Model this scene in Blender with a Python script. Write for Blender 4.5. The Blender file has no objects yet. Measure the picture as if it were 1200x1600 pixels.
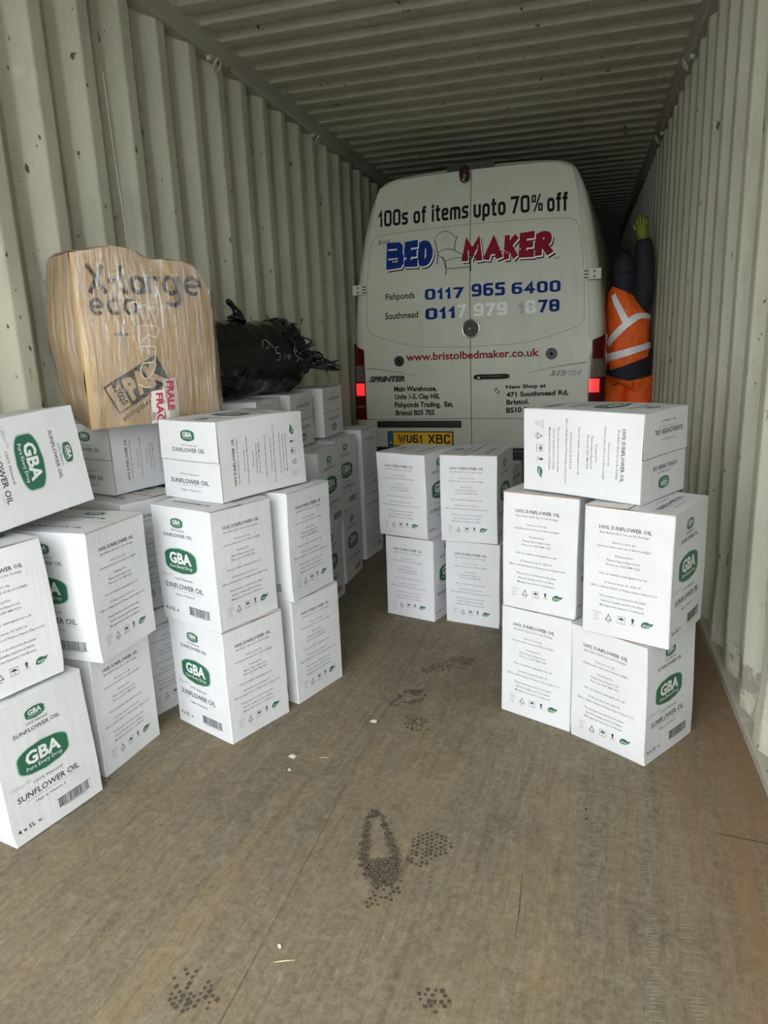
import bpy, bmesh, math, random
from mathutils import Vector, Matrix, Euler, noise
PI = math.pi
R = math.radians
rnd = random.Random(7)

# ------------------------------------------------------------------ camera, sky, exposure
scn = bpy.context.scene
scn.view_settings.view_transform = 'Standard'
scn.view_settings.look = 'None'
scn.view_settings.exposure = 0.0
scn.view_settings.gamma = 1.0
scn.view_settings.use_curve_mapping = False
scn.cycles.max_bounces = 10
scn.cycles.diffuse_bounces = 6
scn.cycles.transparent_max_bounces = 12
scn.cycles.use_denoising = True

CAM_H, F_PX = 1.2420, 1090.5
PITCH, YAW, ROLL = 0.2351, 0.2779, 0.0405
cam_d = bpy.data.cameras.new('camera')
cam_d.sensor_fit = 'VERTICAL'
cam_d.sensor_height = 32.0
cam_d.lens = 32.0 * F_PX / 1600.0
cam_d.clip_start = 0.02
cam = bpy.data.objects.new('camera', cam_d)
scn.collection.objects.link(cam)
fw = Vector((-math.sin(YAW) * math.cos(PITCH), math.cos(YAW) * math.cos(PITCH), -math.sin(PITCH)))
rt = Vector((math.cos(YAW), math.sin(YAW), 0))
dn = fw.cross(rt)
r2 = math.cos(ROLL) * rt + math.sin(ROLL) * dn
d2 = -math.sin(ROLL) * rt + math.cos(ROLL) * dn
cam.matrix_world = Matrix(((r2.x, -d2.x, -fw.x, 0), (r2.y, -d2.y, -fw.y, 0), (r2.z, -d2.z, -fw.z, CAM_H), (0, 0, 0, 1)))
scn.camera = cam

SKY = 7.8
world = bpy.data.worlds.new('overcast_sky')
scn.world = world
world.use_nodes = True
wn = world.node_tree
wn.nodes['Background'].inputs[0].default_value = (0.97, 0.99, 1.0, 1)
wn.nodes['Background'].inputs[1].default_value = SKY

# ------------------------------------------------------------------ helpers
def link(o, parent=None):
    scn.collection.objects.link(o)
    if parent is not None:
        o.parent = parent
    return o

def tag(o, label=None, cat=None, group=None, kind=None):
    if label: o['label'] = label
    if cat: o['category'] = cat
    if group: o['group'] = group
    if kind: o['kind'] = kind
    return o

class MB:
    """collects geometry with material slots, then links it as one mesh object"""
    def __init__(s): s.v = []; s.f = []; s.m = []; s.mats = []; s.sm = []
    def slot(s, mat):
        if mat not in s.mats: s.mats.append(mat)
        return s.mats.index(mat)
    def add(s, vs, fs, mat, smooth=False):
        o = len(s.v); k = s.slot(mat)
        s.v += [tuple(v) for v in vs]
        for f in fs:
            s.f.append([i + o for i in f]); s.m.append(k); s.sm.append(smooth)
    def box(s, lo, hi, mat, M=None):
        vs = [Vector((x, y, z)) for z in (lo[2], hi[2]) for y in (lo[1], hi[1]) for x in (lo[0], hi[0])]
        if M: vs = [M @ v for v in vs]
        s.add(vs, [(0, 2, 3, 1), (4, 5, 7, 6), (0, 1, 5, 4), (1, 3, 7, 5), (3, 2, 6, 7), (2, 0, 4, 6)], mat)
    def tube(s, pts, r, mat, n=8, cap=True, ends=None):
        pts = [Vector(p) for p in pts]; rings = []
        rr = r if isinstance(r, (list, tuple)) else [r] * len(pts)
        t0 = (pts[1] - pts[0]).normalized()
        a = t0.orthogonal().normalized()
        for i, p in enumerate(pts):
            t = (pts[min(i + 1, len(pts) - 1)] - pts[max(i - 1, 0)]).normalized()
            a = (a - t * a.dot(t)); a = a.normalized() if a.length > 1e-6 else t.orthogonal().normalized()
            b = t.cross(a)
            rings.append([p + (a * math.cos(2 * PI * k / n) + b * math.sin(2 * PI * k / n)) * rr[i] for k in range(n)])
        vs = [v for ring in rings for v in ring]; fs = []
        for i in range(len(rings) - 1):
            for k in range(n):
                fs.append((i * n + k, i * n + (k + 1) % n, (i + 1) * n + (k + 1) % n, (i + 1) * n + k))
        if cap:
            fs.append(tuple(range(n))[::-1]); fs.append(tuple(len(vs) - n + k for k in range(n)))
        s.add(vs, fs, mat, True)
    def grid(s, P, mat, smooth=True, flip=False):
        """P[i][j] rows of points"""
        n, m = len(P), len(P[0]); vs = [p for row in P for p in row]; fs = []
        for i in range(n - 1):
            for j in range(m - 1):
                q = (i * m + j, i * m + j + 1, (i + 1) * m + j + 1, (i + 1) * m + j)
                fs.append(q[::-1] if flip else q)
        s.add(vs, fs, mat, smooth)
    def mesh(s, name):
        me = bpy.data.meshes.new(name)
        me.from_pydata(s.v, [], s.f)
        for m in s.mats: me.materials.append(m)
        me.polygons.foreach_set('material_index', s.m)
        me.polygons.foreach_set('use_smooth', s.sm)
        me.update()
        return me
    def build(s, name, parent=None):
        return link(bpy.data.objects.new(name, s.mesh(name)), parent)

def empty(name, loc, rz=0, parent=None):
    o = bpy.data.objects.new(name, None)
    o.empty_display_size = 0.1
    o.location = loc; o.rotation_euler = (0, 0, rz)
    return link(o, parent)

def bevel(o, w=0.004, seg=2, ang=35):
    m = o.modifiers.new('bevel', 'BEVEL'); m.width = w; m.segments = seg; m.limit_method = 'ANGLE'; m.angle_limit = R(ang)
    return o

# text outlines from Blender's built-in font
_tc = {}
def glyphs(text, bold=0.0, shear=0.0, res=2):
    key = (text, bold, shear, res)
    if key in _tc: return _tc[key]
    c = bpy.data.curves.new('t', 'FONT')
    c.body = text; c.size = 1.0; c.offset = bold; c.shear = shear; c.resolution_u = res; c.fill_mode = 'FRONT'
    o = bpy.data.objects.new('t', c); scn.collection.objects.link(o)
    dg = bpy.context.evaluated_depsgraph_get()
    me = bpy.data.meshes.new_from_object(o.evaluated_get(dg))
    vs = [(v.co.x, v.co.y) for v in me.vertices]; fs = [tuple(p.vertices) for p in me.polygons]
    bpy.data.objects.remove(o); bpy.data.curves.remove(c); bpy.data.meshes.remove(me)
    _tc[key] = (vs, fs)
    return _tc[key]

CAP = max(y for x, y in glyphs('H')[0])

def text_uv(text, x0, x1, y0, y1, bold=0.0, shear=0.0, bbox=False, res=2):
    """flat outline stretched to x0..x1; y0 baseline, y1 cap height (or the bounding box)"""
    vs, fs = glyphs(text, bold, shear, res)
    ax, bx = min(v[0] for v in vs), max(v[0] for v in vs)
    if bbox: ay, by = min(v[1] for v in vs), max(v[1] for v in vs)
    else: ay, by = 0.0, CAP
    return [((v[0] - ax) / (bx - ax) * (x1 - x0) + x0, (v[1] - ay) / (by - ay) * (y1 - y0) + y0) for v in vs], fs

def stroke_uv(pts, w):
    """flat ribbon along 2-D points"""
    vs = []; n = len(pts)
    for i, p in enumerate(pts):
        a = pts[max(i - 1, 0)]; b = pts[min(i + 1, n - 1)]
        dx, dy = b[0] - a[0], b[1] - a[1]; l = math.hypot(dx, dy) or 1
        ww = w[i] if isinstance(w, (list, tuple)) else w
        vs += [(p[0] - dy / l * ww / 2, p[1] + dx / l * ww / 2), (p[0] + dy / l * ww / 2, p[1] - dx / l * ww / 2)]
    return vs, [(2 * i, 2 * i + 1, 2 * i + 3, 2 * i + 2) for i in range(n - 1)]

STROKES = {   # centre lines in a unit box, squarish lettering
 '0': (.62, [[(0,0),(1,0),(1,1),(0,1),'c']]), '1': (.36, [[(0,.74),(.75,1),(.75,0)]]), '4': (.64, [[(.74,0),(.74,1),(0,.28),(1,.28)]]),
 '5': (.60, [[(1,1),(.04,1),(.04,.57),(1,.57),(1,0),(0,0)]]), '6': (.62, [[(.95,1),(0,1),(0,0),(1,0),(1,.56),(0,.56)]]), '7': (.58, [[(0,1),(1,1),(.32,0)]]),
 '8': (.62, [[(0,0),(1,0),(1,1),(0,1),'c'],[(0,.52),(1,.52)]]), '9': (.62, [[(.05,0),(1,0),(1,1),(0,1),(0,.44),(1,.44)]]),
 '%': (.80, [[(0,.60),(.30,.60),(.30,1),(0,1),'c'],[(.70,0),(1,0),(1,.40),(.70,.40),'c'],[(.22,-.04),(.80,1.04)]]),
 's': (.50, [[(1,.70),(0,.70),(0,.38),(1,.34),(1,0),(0,0)]]), 'o': (.54, [[(0,0),(1,0),(1,.70),(0,.70),'c']]), 'f': (.36, [[(1,1),(.42,1),(.42,0)],[(0,.72),(.95,.72)]]),
 'i': (.20, [[(.5,.70),(.5,0)],[(.5,1.02),(.5,.98)]]), 't': (.38, [[(.38,.95),(.38,0),(1,0)],[(0,.72),(.95,.72)]]), 'e': (.54, [[(1,0),(0,0),(0,.70),(1,.70),(1,.36),(0,.36)]]),
 'm': (.82, [[(0,0),(0,.70),(1,.70),(1,0)],[(.5,.68),(.5,0)]]), 'u': (.54, [[(0,.70),(0,0),(1,0),(1,.70)]]), 'p': (.54, [[(0,-.26),(0,.70),(1,.70),(1,0),(0,0)]]),
 'W': (.86, [[(0,1),(.24,0),(.5,.8),(.76,0),(1,1)]]), 'U': (.62, [[(0,1),(0,0),(1,0),(1,1)]]), 'X': (.68, [[(0,0),(1,1)],[(0,1),(1,0)]]), 'C': (.62, [[(1,.80),(1,1),(0,1),(0,0),(1,0),(1,.20)]]),
 'B': (.72, [[(0,0),(0,1)],[(.1,1),(.78,1),(.92,.90),(.92,.64),(.80,.54),(.1,.54)],[(.5,.54),(.86,.54),(1,.42),(1,.10),(.88,0),(.1,0)]]), 'E': (.56, [[(1,1),(0,1),(0,0),(1,0)],[(0,.52),(.85,.52)]]),
 'D': (.62, [[(0,0),(.62,0),(1,.3),(1,.7),(.62,1),(0,1),'c']]), 'M': (.84, [[(0,0),(.10,1),(.5,.30),(.90,1),(1,0)]]), 'A': (.74, [[(0,0),(.5,1),(1,0)],[(.22,.32),(.78,.32)]]),
 'K': (.68, [[(0,0),(0,1)],[(1,1),(.05,.46)],[(.30,.60),(1,0)]]), 'R': (.66, [[(0,0),(0,1),(.90,1),(.90,.50),(.05,.50)],[(.42,.50),(1,0)]])}
SHARP = set('147%WXMAKEB')
def thick_line(pts, t, closed, rad):
    P = [Vector(p) for p in pts]; n = len(P); out = []
    for i in range(n):
        if not closed and i in (0, n - 1): out.append(P[i]); continue
        a, b2, c = P[i - 1], P[i], P[(i + 1) % n]
        r = min(rad, (a - b2).length * .48, (c - b2).length * .48)
        if r < 1e-4: out.append(b2); continue
        p0 = b2 + (a - b2).normalized() * r; p2 = b2 + (c - b2).normalized() * r
        for k in range(5):
            u = k / 4; out.append(p0 * (1 - u) ** 2 + b2 * 2 * u * (1 - u) + p2 * u * u)
    if closed: out.append(out[0].copy())
    elif True:
        out[0] = out[0] + (out[0] - out[1]).normalized() * t / 2; out[-1] = out[-1] + (out[-1] - out[-2]).normalized() * t / 2
    vs = []; m = len(out)
    for i in range(m):
        if closed: a, c = out[i - 1 if i else m - 2], out[i + 1 if i < m - 1 else 1]
        else: a, c = out[max(i - 1, 0)], out[min(i + 1, m - 1)]
        d1 = (out[i] - a); d2_ = (c - out[i])
        if d1.length < 1e-6: d1 = d2_
        if d2_.length < 1e-6: d2_ = d1
        d1 = d1.normalized(); d2_ = d2_.normalized(); n1 = Vector((-d1.y, d1.x)); n2 = Vector((-d2_.y, d2_.x)); b_ = n1 + n2
        b_ = b_.normalized() if b_.length > 1e-6 else n1
        l = min(2.2, 1 / max(.3, b_.dot(n1)))
        vs += [tuple(out[i] + b_ * l * t / 2), tuple(out[i] - b_ * l * t / 2)]
    return vs, [(2 * i, 2 * i + 1, 2 * i + 3, 2 * i + 2) for i in range(m - 1)]
def stroked(text, t=.17, grow=0.0, gap=.10, rad=.16, t0=None):
    """squarish heavy lettering, cap height 1; grow fattens the strokes without moving them"""
    x = 0; V, Fs = [], []; t0 = t0 or t
    for ch in text:
        if ch == ' ': x += .34; continue
        w, lines = STROKES[ch]; w = max(w, t0 * 1.01)
        tt = t0 * .62 if ch == '%' else t0
        for ln in lines:
            cl = ln[-1] == 'c'; pts = [p for p in ln if p != 'c']
            pts = [(x + t0 / 2 + px * (w - t0), t0 / 2 + py * (1 - t0)) for px, py in pts]
            vs, fs = thick_line(pts, tt + grow, cl, 0.0 if ch in SHARP else (rad * .45 if ch == '5' else rad))
            o = len(V); V += vs; Fs += [tuple(i + o for i in f) for f in fs]
        x += w + gap
    return V, Fs

def smooth_line(pts, k=6):
    out = []; n = len(pts)
    for i in range(n - 1):
        p0, p1, p2, p3 = pts[max(i - 1, 0)], pts[i], pts[i + 1], pts[min(i + 2, n - 1)]
        for j in range(k):
            t = j / k
            out.append(tuple(0.5 * ((2 * p1[d]) + (-p0[d] + p2[d]) * t + (2 * p0[d] - 5 * p1[d] + 4 * p2[d] - p3[d]) * t * t + (-p0[d] + 3 * p1[d] - 3 * p2[d] + p3[d]) * t ** 3) for d in range(len(p1))))
    out.append(tuple(pts[-1]))
    return out

# ------------------------------------------------------------------ materials
def mat(name, col, rough=0.5, metal=0.0, **kw):
    m = bpy.data.materials.new(name); m.use_nodes = True
    b = m.node_tree.nodes['Principled BSDF']
    b.inputs['Base Color'].default_value = (*col, 1); b.inputs['Roughness'].default_value = rough; b.inputs['Metallic'].default_value = metal
    for k, v in kw.items(): b.inputs[k.replace('_', ' ')].default_value = v
    return m

def nd(m, t, **kw):
    n = m.node_tree.nodes.new(t)
    for k, v in kw.items():
        if hasattr(n, k) and not k[0].isupper(): setattr(n, k, v)
        else: n.inputs[k].default_value = v
    return n

def wire(m, a, b): m.node_tree.links.new(a, b)

def coords(m, scale=(1, 1, 1), world_space=False):
    g = nd(m, 'ShaderNodeNewGeometry') if world_space else nd(m, 'ShaderNodeTexCoord')
    mp = nd(m, 'ShaderNodeMapping'); mp.inputs['Scale'].default_value = scale
    wire(m, g.outputs['Position' if world_space else 'Object'], mp.inputs['Vector'])
    return mp.outputs[0]

def noise_fac(m, vec, scale, lo, hi, detail=4, rough=0.6, dist=0.0):
    n = nd(m, 'ShaderNodeTexNoise', Scale=scale, Detail=detail, Roughness=rough, Distortion=dist)
    wire(m, vec, n.inputs['Vector'])
    r = nd(m, 'ShaderNodeMapRange'); r.inputs['From Min'].default_value = lo; r.inputs['From Max'].default_value = hi
    wire(m, n.outputs['Fac'], r.inputs['Value'])
    return r.outputs[0]

def mixc(m, fac, a, b):
    x = nd(m, 'ShaderNodeMix', data_type='RGBA')
    if isinstance(fac, float): x.inputs[0].default_value = fac
    else: wire(m, fac, x.inputs[0])
    for s, c in ((6, a), (7, b)):
        if isinstance(c, tuple): x.inputs[s].default_value = (*c, 1)
        else: wire(m, c, x.inputs[s])
    return x.outputs[2]

def mul(m, a, b, op='MULTIPLY'):
    x = nd(m, 'ShaderNodeMath', operation=op)
    for i, c in enumerate((a, b)):
        if isinstance(c, (int, float)): x.inputs[i].default_value = c
        else: wire(m, c, x.inputs[i])
    return x.outputs[0]

def bump(m, h, strength=0.3, dist=0.01):
    b = nd(m, 'ShaderNodeBump', Strength=strength, Distance=dist)
    wire(m, h, b.inputs['Height'])
    wire(m, b.outputs[0], m.node_tree.nodes['Principled BSDF'].inputs['Normal'])

def base(m, sock): wire(m, sock, m.node_tree.nodes['Principled BSDF'].inputs['Base Color'])
def rough(m, sock): wire(m, sock, m.node_tree.nodes['Principled BSDF'].inputs['Roughness'])

# container paint: pale grey green, scuffed, with rust flecks
def make_wall_paint(name, col, scuff=True):
    m = mat(name, col, 0.5)
    v = coords(m, world_space=True)
    big = noise_fac(m, v, 1.3, 0.35, 0.7)
    c = mixc(m, big, col, tuple(x * 0.86 for x in col))
    vs = coords(m, (1.0, 1.0, 0.25), True)
    grime = noise_fac(m, vs, 9.0, 0.52, 0.75, 6)
    c = mixc(m, mul(m, grime, 0.45), c, (0.26, 0.24, 0.19))
    pale = noise_fac(m, v, 14.0, 0.62, 0.7, 5)
    c = mixc(m, mul(m, pale, 0.3), c, (0.66, 0.65, 0.58))
    fleck = noise_fac(m, coords(m, (1, 1, .6), True), 24.0, 0.705, 0.715, 3, 0.5)
    c = mixc(m, mul(m, fleck, 0.9), c, (0.05, 0.04, 0.03))
    scr = noise_fac(m, coords(m, (14, 14, 2.0), True), 3.2, 0.745, 0.755, 2, 0.4, 2.5)
    c = mixc(m, mul(m, scr, 0.7), c, (0.07, 0.06, 0.05))
    base(m, c)
    bump(m, noise_fac(m, v, 7.0, 0.2, 0.8, 3), 0.25, 0.008)
    rough(m, noise_fac(m, v, 5.0, -0.6, 1.3))
    return m
M_wall = make_wall_paint('container_paint', (0.50, 0.50, 0.395))
M_ceil = make_wall_paint('ceiling_paint', (0.46, 0.45, 0.35))
M_rail = make_wall_paint('rail_paint', (0.40, 0.39, 0.33))

# the lower right wall: worn, with smears of blue and teal paint
M_wallr = make_wall_paint('container_paint_worn', (0.50, 0.50, 0.395))
def paint_patch(m, loc, rad, col, sc=18.0):
    b = m.node_tree.nodes['Principled BSDF']; cur = b.inputs['Base Color'].links[0].from_socket
    g = nd(m, 'ShaderNodeNewGeometry'); d = nd(m, 'ShaderNodeVectorMath', operation='SUBTRACT')
    wire(m, g.outputs['Position'], d.inputs[0]); d.inputs[1].default_value = loc
    s = nd(m, 'ShaderNodeVectorMath', operation='DIVIDE'); wire(m, d.outputs[0], s.inputs[0]); s.inputs[1].default_value = rad
    l = nd(m, 'ShaderNodeVectorMath', operation='LENGTH'); wire(m, s.outputs[0], l.inputs[0])
    n = noise_fac(m, coords(m, world_space=True), sc, 0.3, 0.7, 5, 0.7)
    e = mul(m, mul(m, n, 1.6, 'MULTIPLY'), l.outputs['Value'], 'SUBTRACT')
    r = nd(m, 'ShaderNodeMapRange'); r.inputs['From Min'].default_value = 0.0; r.inputs['From Max'].default_value = 0.25
    wire(m, e, r.inputs['Value'])
    base(m, mixc(m, mul(m, r.outputs[0], 0.85), cur, col))
paint_patch(M_wallr, (0.54, 2.02, 0.44), (0.1, 0.06, 0.05), (0.16, 0.42, 0.60))
paint_patch(M_wallr, (0.54, 2.04, 0.30), (0.1, 0.05, 0.05), (0.12, 0.36, 0.62))
paint_patch(M_wallr, (0.54, 1.96, 0.27), (0.1, 0.05, 0.04), (0.14, 0.52, 0.48))
paint_patch(M_wallr, (0.54, 2.0, 0.20), (0.1, 0.10, 0.14), (0.40, 0.40, 0.36), 30.0)
paint_patch(M_wallr, (0.54, 2.35, 0.14), (0.1, 0.25, 0.06), (0.25, 0.23, 0.20), 26.0)

# wooden floor: grey brown planks worn by boots and tyres
M_floor = mat('worn_plywood_floor', (0.15, 0.125, 0.09), 0.7)
def make_floor():
    m = M_floor
    v = coords(m, world_space=True)
    rot = nd(m, 'ShaderNodeMapping'); rot.inputs['Rotation'].default_value = (0, 0, R(4))
    wire(m, v, rot.inputs['Vector'])
    st = nd(m, 'ShaderNodeMapping'); st.inputs['Scale'].default_value = (1, 0.07, 1); wire(m, rot.outputs[0], st.inputs['Vector'])
    grain = noise_fac(m, st.outputs[0], 60.0, 0.38, 0.66, 8, 0.7)
    c = mixc(m, grain, (0.118, 0.090, 0.055), (0.223, 0.183, 0.115))
    blotch = noise_fac(m, v, 2.4, 0.36, 0.66, 5, 0.65)
    c = mixc(m, mul(m, blotch, 0.75), c, (0.124, 0.105, 0.077))
    warm = noise_fac(m, st.outputs[0], 7.0, 0.47, 0.66, 5)
    c = mixc(m, mul(m, warm, 0.65), c, (0.236, 0.161, 0.074))
    dust = noise_fac(m, v, 22.0, 0.50, 0.66, 9, 0.82, 0.8)
    c = mixc(m, mul(m, dust, 0.7), c, (0.310, 0.273, 0.192))
    fib = nd(m, 'ShaderNodeMapping'); fib.inputs['Scale'].default_value = (1, 0.16, 1); fib.inputs['Rotation'].default_value = (0, 0, R(-12))
    wire(m, v, fib.inputs['Vector'])
    sc2 = noise_fac(m, fib.outputs[0], 130.0, 0.66, 0.74, 3, 0.5)
    c = mixc(m, mul(m, noise_fac(m, st.outputs[0], 34.0, 0.60, 0.66, 3, 0.5), 0.45), c, (0.075, 0.058, 0.036))
    c = mixc(m, mul(m, sc2, 0.55), c, (0.384, 0.335, 0.229))
    dark = noise_fac(m, v, 4.2, 0.52, 0.72, 6, 0.7)
    c = mixc(m, mul(m, dark, 0.60), c, (0.056, 0.045, 0.032))
    fine = noise_fac(m, st.outputs[0], 150.0, 0.40, 0.60, 5, 0.8)
    c = mixc(m, mul(m, fine, 0.42), c, (0.080, 0.066, 0.044))
    mott = noise_fac(m, v, 60.0, 0.42, 0.62, 8, 0.8)
    c = mixc(m, mul(m, mott, 0.38), c, (0.29, 0.25, 0.17))
    speck = noise_fac(m, v, 190.0, 0.735, 0.77, 2)
    c = mixc(m, mul(m, speck, 0.7), c, (0.310, 0.298, 0.260))
    # the reddish, less trodden strip by the right wall
    sx = nd(m, 'ShaderNodeSeparateXYZ'); wire(m, v, sx.inputs[0])
    r = nd(m, 'ShaderNodeMapRange'); r.inputs['From Min'].default_value = 0.22; r.inputs['From Max'].default_value = 0.40
    wire(m, sx.outputs[0], r.inputs['Value'])
    c = mixc(m, mul(m, mul(m, r.outputs[0], 0.8), noise_fac(m, st.outputs[0], 12.0, 0.3, 0.6)), c, (0.205, 0.118, 0.056))
    base(m, c)
    bump(m, mul(m, grain, dust, 'ADD'), 0.35, 0.003)
    rough(m, noise_fac(m, v, 6.0, -1.2, 1.2))
make_floor()
M_crack = mat('floor_joint', (0.025, 0.02, 0.016), 0.9)
M_print = mat('damp_boot_dirt', (0.058, 0.046, 0.032), 0.85)
M_scuff = mat('pale_tyre_dust', (0.27, 0.245, 0.19), 0.9)
M_steel = make_wall_paint('bottom_rail_paint', (0.40, 0.38, 0.31))
M_ground = mat('yard_ground', (0.16, 0.16, 0.155), 0.9)
base(M_ground, mixc(M_ground, noise_fac(M_ground, coords(M_ground, world_space=True), 3.0, 0.3, 0.7), (0.13, 0.13, 0.125), (0.2, 0.2, 0.19)))

# carton board
M_card = mat('white_carton_board', (0.80, 0.81, 0.82), 0.55)
def make_card():
    m = M_card
    v = coords(m)
    c = mixc(m, noise_fac(m, v, 6.0, 0.4, 0.75), (0.60, 0.615, 0.635), (0.56, 0.57, 0.585))
    c = mixc(m, mul(m, noise_fac(m, v, 34.0, 0.66, 0.8, 5), 0.5), c, (0.5, 0.49, 0.46))
    base(m, c)
    w = coords(m, (1, 1, 0.12))
    bump(m, mul(m, noise_fac(m, v, 9.0, 0.2, 0.8, 3), mul(m, noise_fac(m, w, 40.0, 0.3, 0.7, 2), 0.35), 'ADD'), 0.28, 0.006)
make_card()
M_brown = mat('raw_board_edge', (0.34, 0.20, 0.10), 0.8)
M_seam = mat('shadow_gap_board', (0.30, 0.28, 0.26), 0.9)
M_ink = mat('dark_grey_ink', (0.035, 0.045, 0.05), 0.75, Specular_IOR_Level=0.2)
M_ink2 = mat('grey_ink', (0.07, 0.08, 0.085), 0.6)
M_green = mat('green_ink', (0.02, 0.115, 0.062), 0.5)
M_halo = mat('pale_green_ink', (0.33, 0.46, 0.39), 0.6)
M_wink = mat('unprinted_board', (0.64, 0.65, 0.66), 0.55)

M_backw = make_wall_paint('end_wall_painted_shade', (0.05, 0.05, 0.045))  # near-black colour stands in for the darkness at the far end
# ------------------------------------------------------------------ the container shell
XL, XR, HC = -1.809, 0.531, 2.740
Y0, Y1 = -0.6, 12.0

def corrugated_wall(name, side, m, phase):
    """vertical trapezoid ribs: inner flat, slope out, recess, slope in"""
    per, dep = 0.268, 0.042
    prof = []
    y = phase
    while y > Y0: y -= per
    k = 0
    while y < Y1 + per:
        for dy, dx in ((0, 0), (0.066, 0), (0.134, dep), (0.200, dep)):
            if Y0 - 0.01 <= y + dy <= Y1: prof.append((y + dy, dx))
        y += per
    xw = XR if side > 0 else XL
    zs = [0.03, 0.07, 0.12, 0.2, 0.32, 0.5, 0.8, 1.2, 1.6, 2.0, 2.3, 2.55, 2.655]
    P = []
    for z in zs:
        row = []
        for (yy, dx) in prof:
            n = noise.noise(Vector((yy * 1.7, z * 1.2, side * 5.0))) * 0.006
            if side > 0 and z < 0.9:
                n += max(0, noise.noise(Vector((yy * 4.0, z * 3.0, 9.3)))) * 0.035 * (1 - z / 0.9)
                if z < 0.1: dx = dx * (0.35 + 0.65 * z / 0.1)
            row.append((xw + side * (dx + abs(n)), yy, z))
        P.append(row)
    b = MB(); b.grid(P, m, False, flip=(side < 0))
    o = b.build(name); tag(o, kind='structure')
    bevel(o, 0.006, 2, 20)
    return o
corrugated_wall('wall_left', -1, M_wall, 2.255)
corrugated_wall('wall_right', 1, M_wallr, 2.600)

def ceiling():
    per, dep = 0.2005, 0.027
    y = 3.560
    while y > Y0: y -= per
    prof = []
    while y < Y1:
        for dy, dz in ((0, dep), (0.034, 0), (0.118, 0), (0.152, dep)):
            if y + dy > Y0 - 0.01: prof.append((y + dy, dz))
        y += per
    P = []
    xs = [XL - 0.04, XL + 0.03, XL + 0.045, -1.2, -0.64, -0.1, XR - 0.045, XR - 0.03, XR + 0.04]
    for x in xs:
        flat = x < XL + 0.04 or x > XR - 0.04
        row = []
        for (yy, dz) in prof:
            n = noise.noise(Vector((x * 1.3, yy * 0.9, 3.1))) * 0.006
            row.append((x, yy, HC + (0 if flat else dz) + n))
        P.append(row)
    b = MB(); b.grid(P, M_ceil, False)
    o = b.build('ceiling'); tag(o, kind='structure'); bevel(o, 0.005, 2, 15)
ceiling()

def slab(name, lo, hi, m, bv=0.0):
    b = MB(); b.box(lo, hi, m); o = b.build(name); tag(o, kind='structure')
    if bv: bevel(o, bv, 3)
    return o
slab('trim_1', (XL - 0.06, Y0, HC - 0.088), (XL + 0.028, Y1, HC + 0.03), M_rail, 0.012)
slab('trim_2', (XR - 0.028, Y0, HC - 0.088), (XR + 0.06, Y1, HC + 0.03), M_rail, 0.012)
slab('trim_3', (XL - 0.06, Y0, -0.1), (XL + 0.012, Y1, 0.032), M_steel, 0.004)
slab('trim_4', (XR - 0.010, Y0, -0.1), (XR + 0.06, Y1, 0.032), M_steel, 0.004)
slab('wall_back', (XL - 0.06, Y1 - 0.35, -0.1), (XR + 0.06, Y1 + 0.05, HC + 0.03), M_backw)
slab('ground', (-14, -16, -0.35), (14, Y0 - 0.02, -0.25), M_ground)

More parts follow.
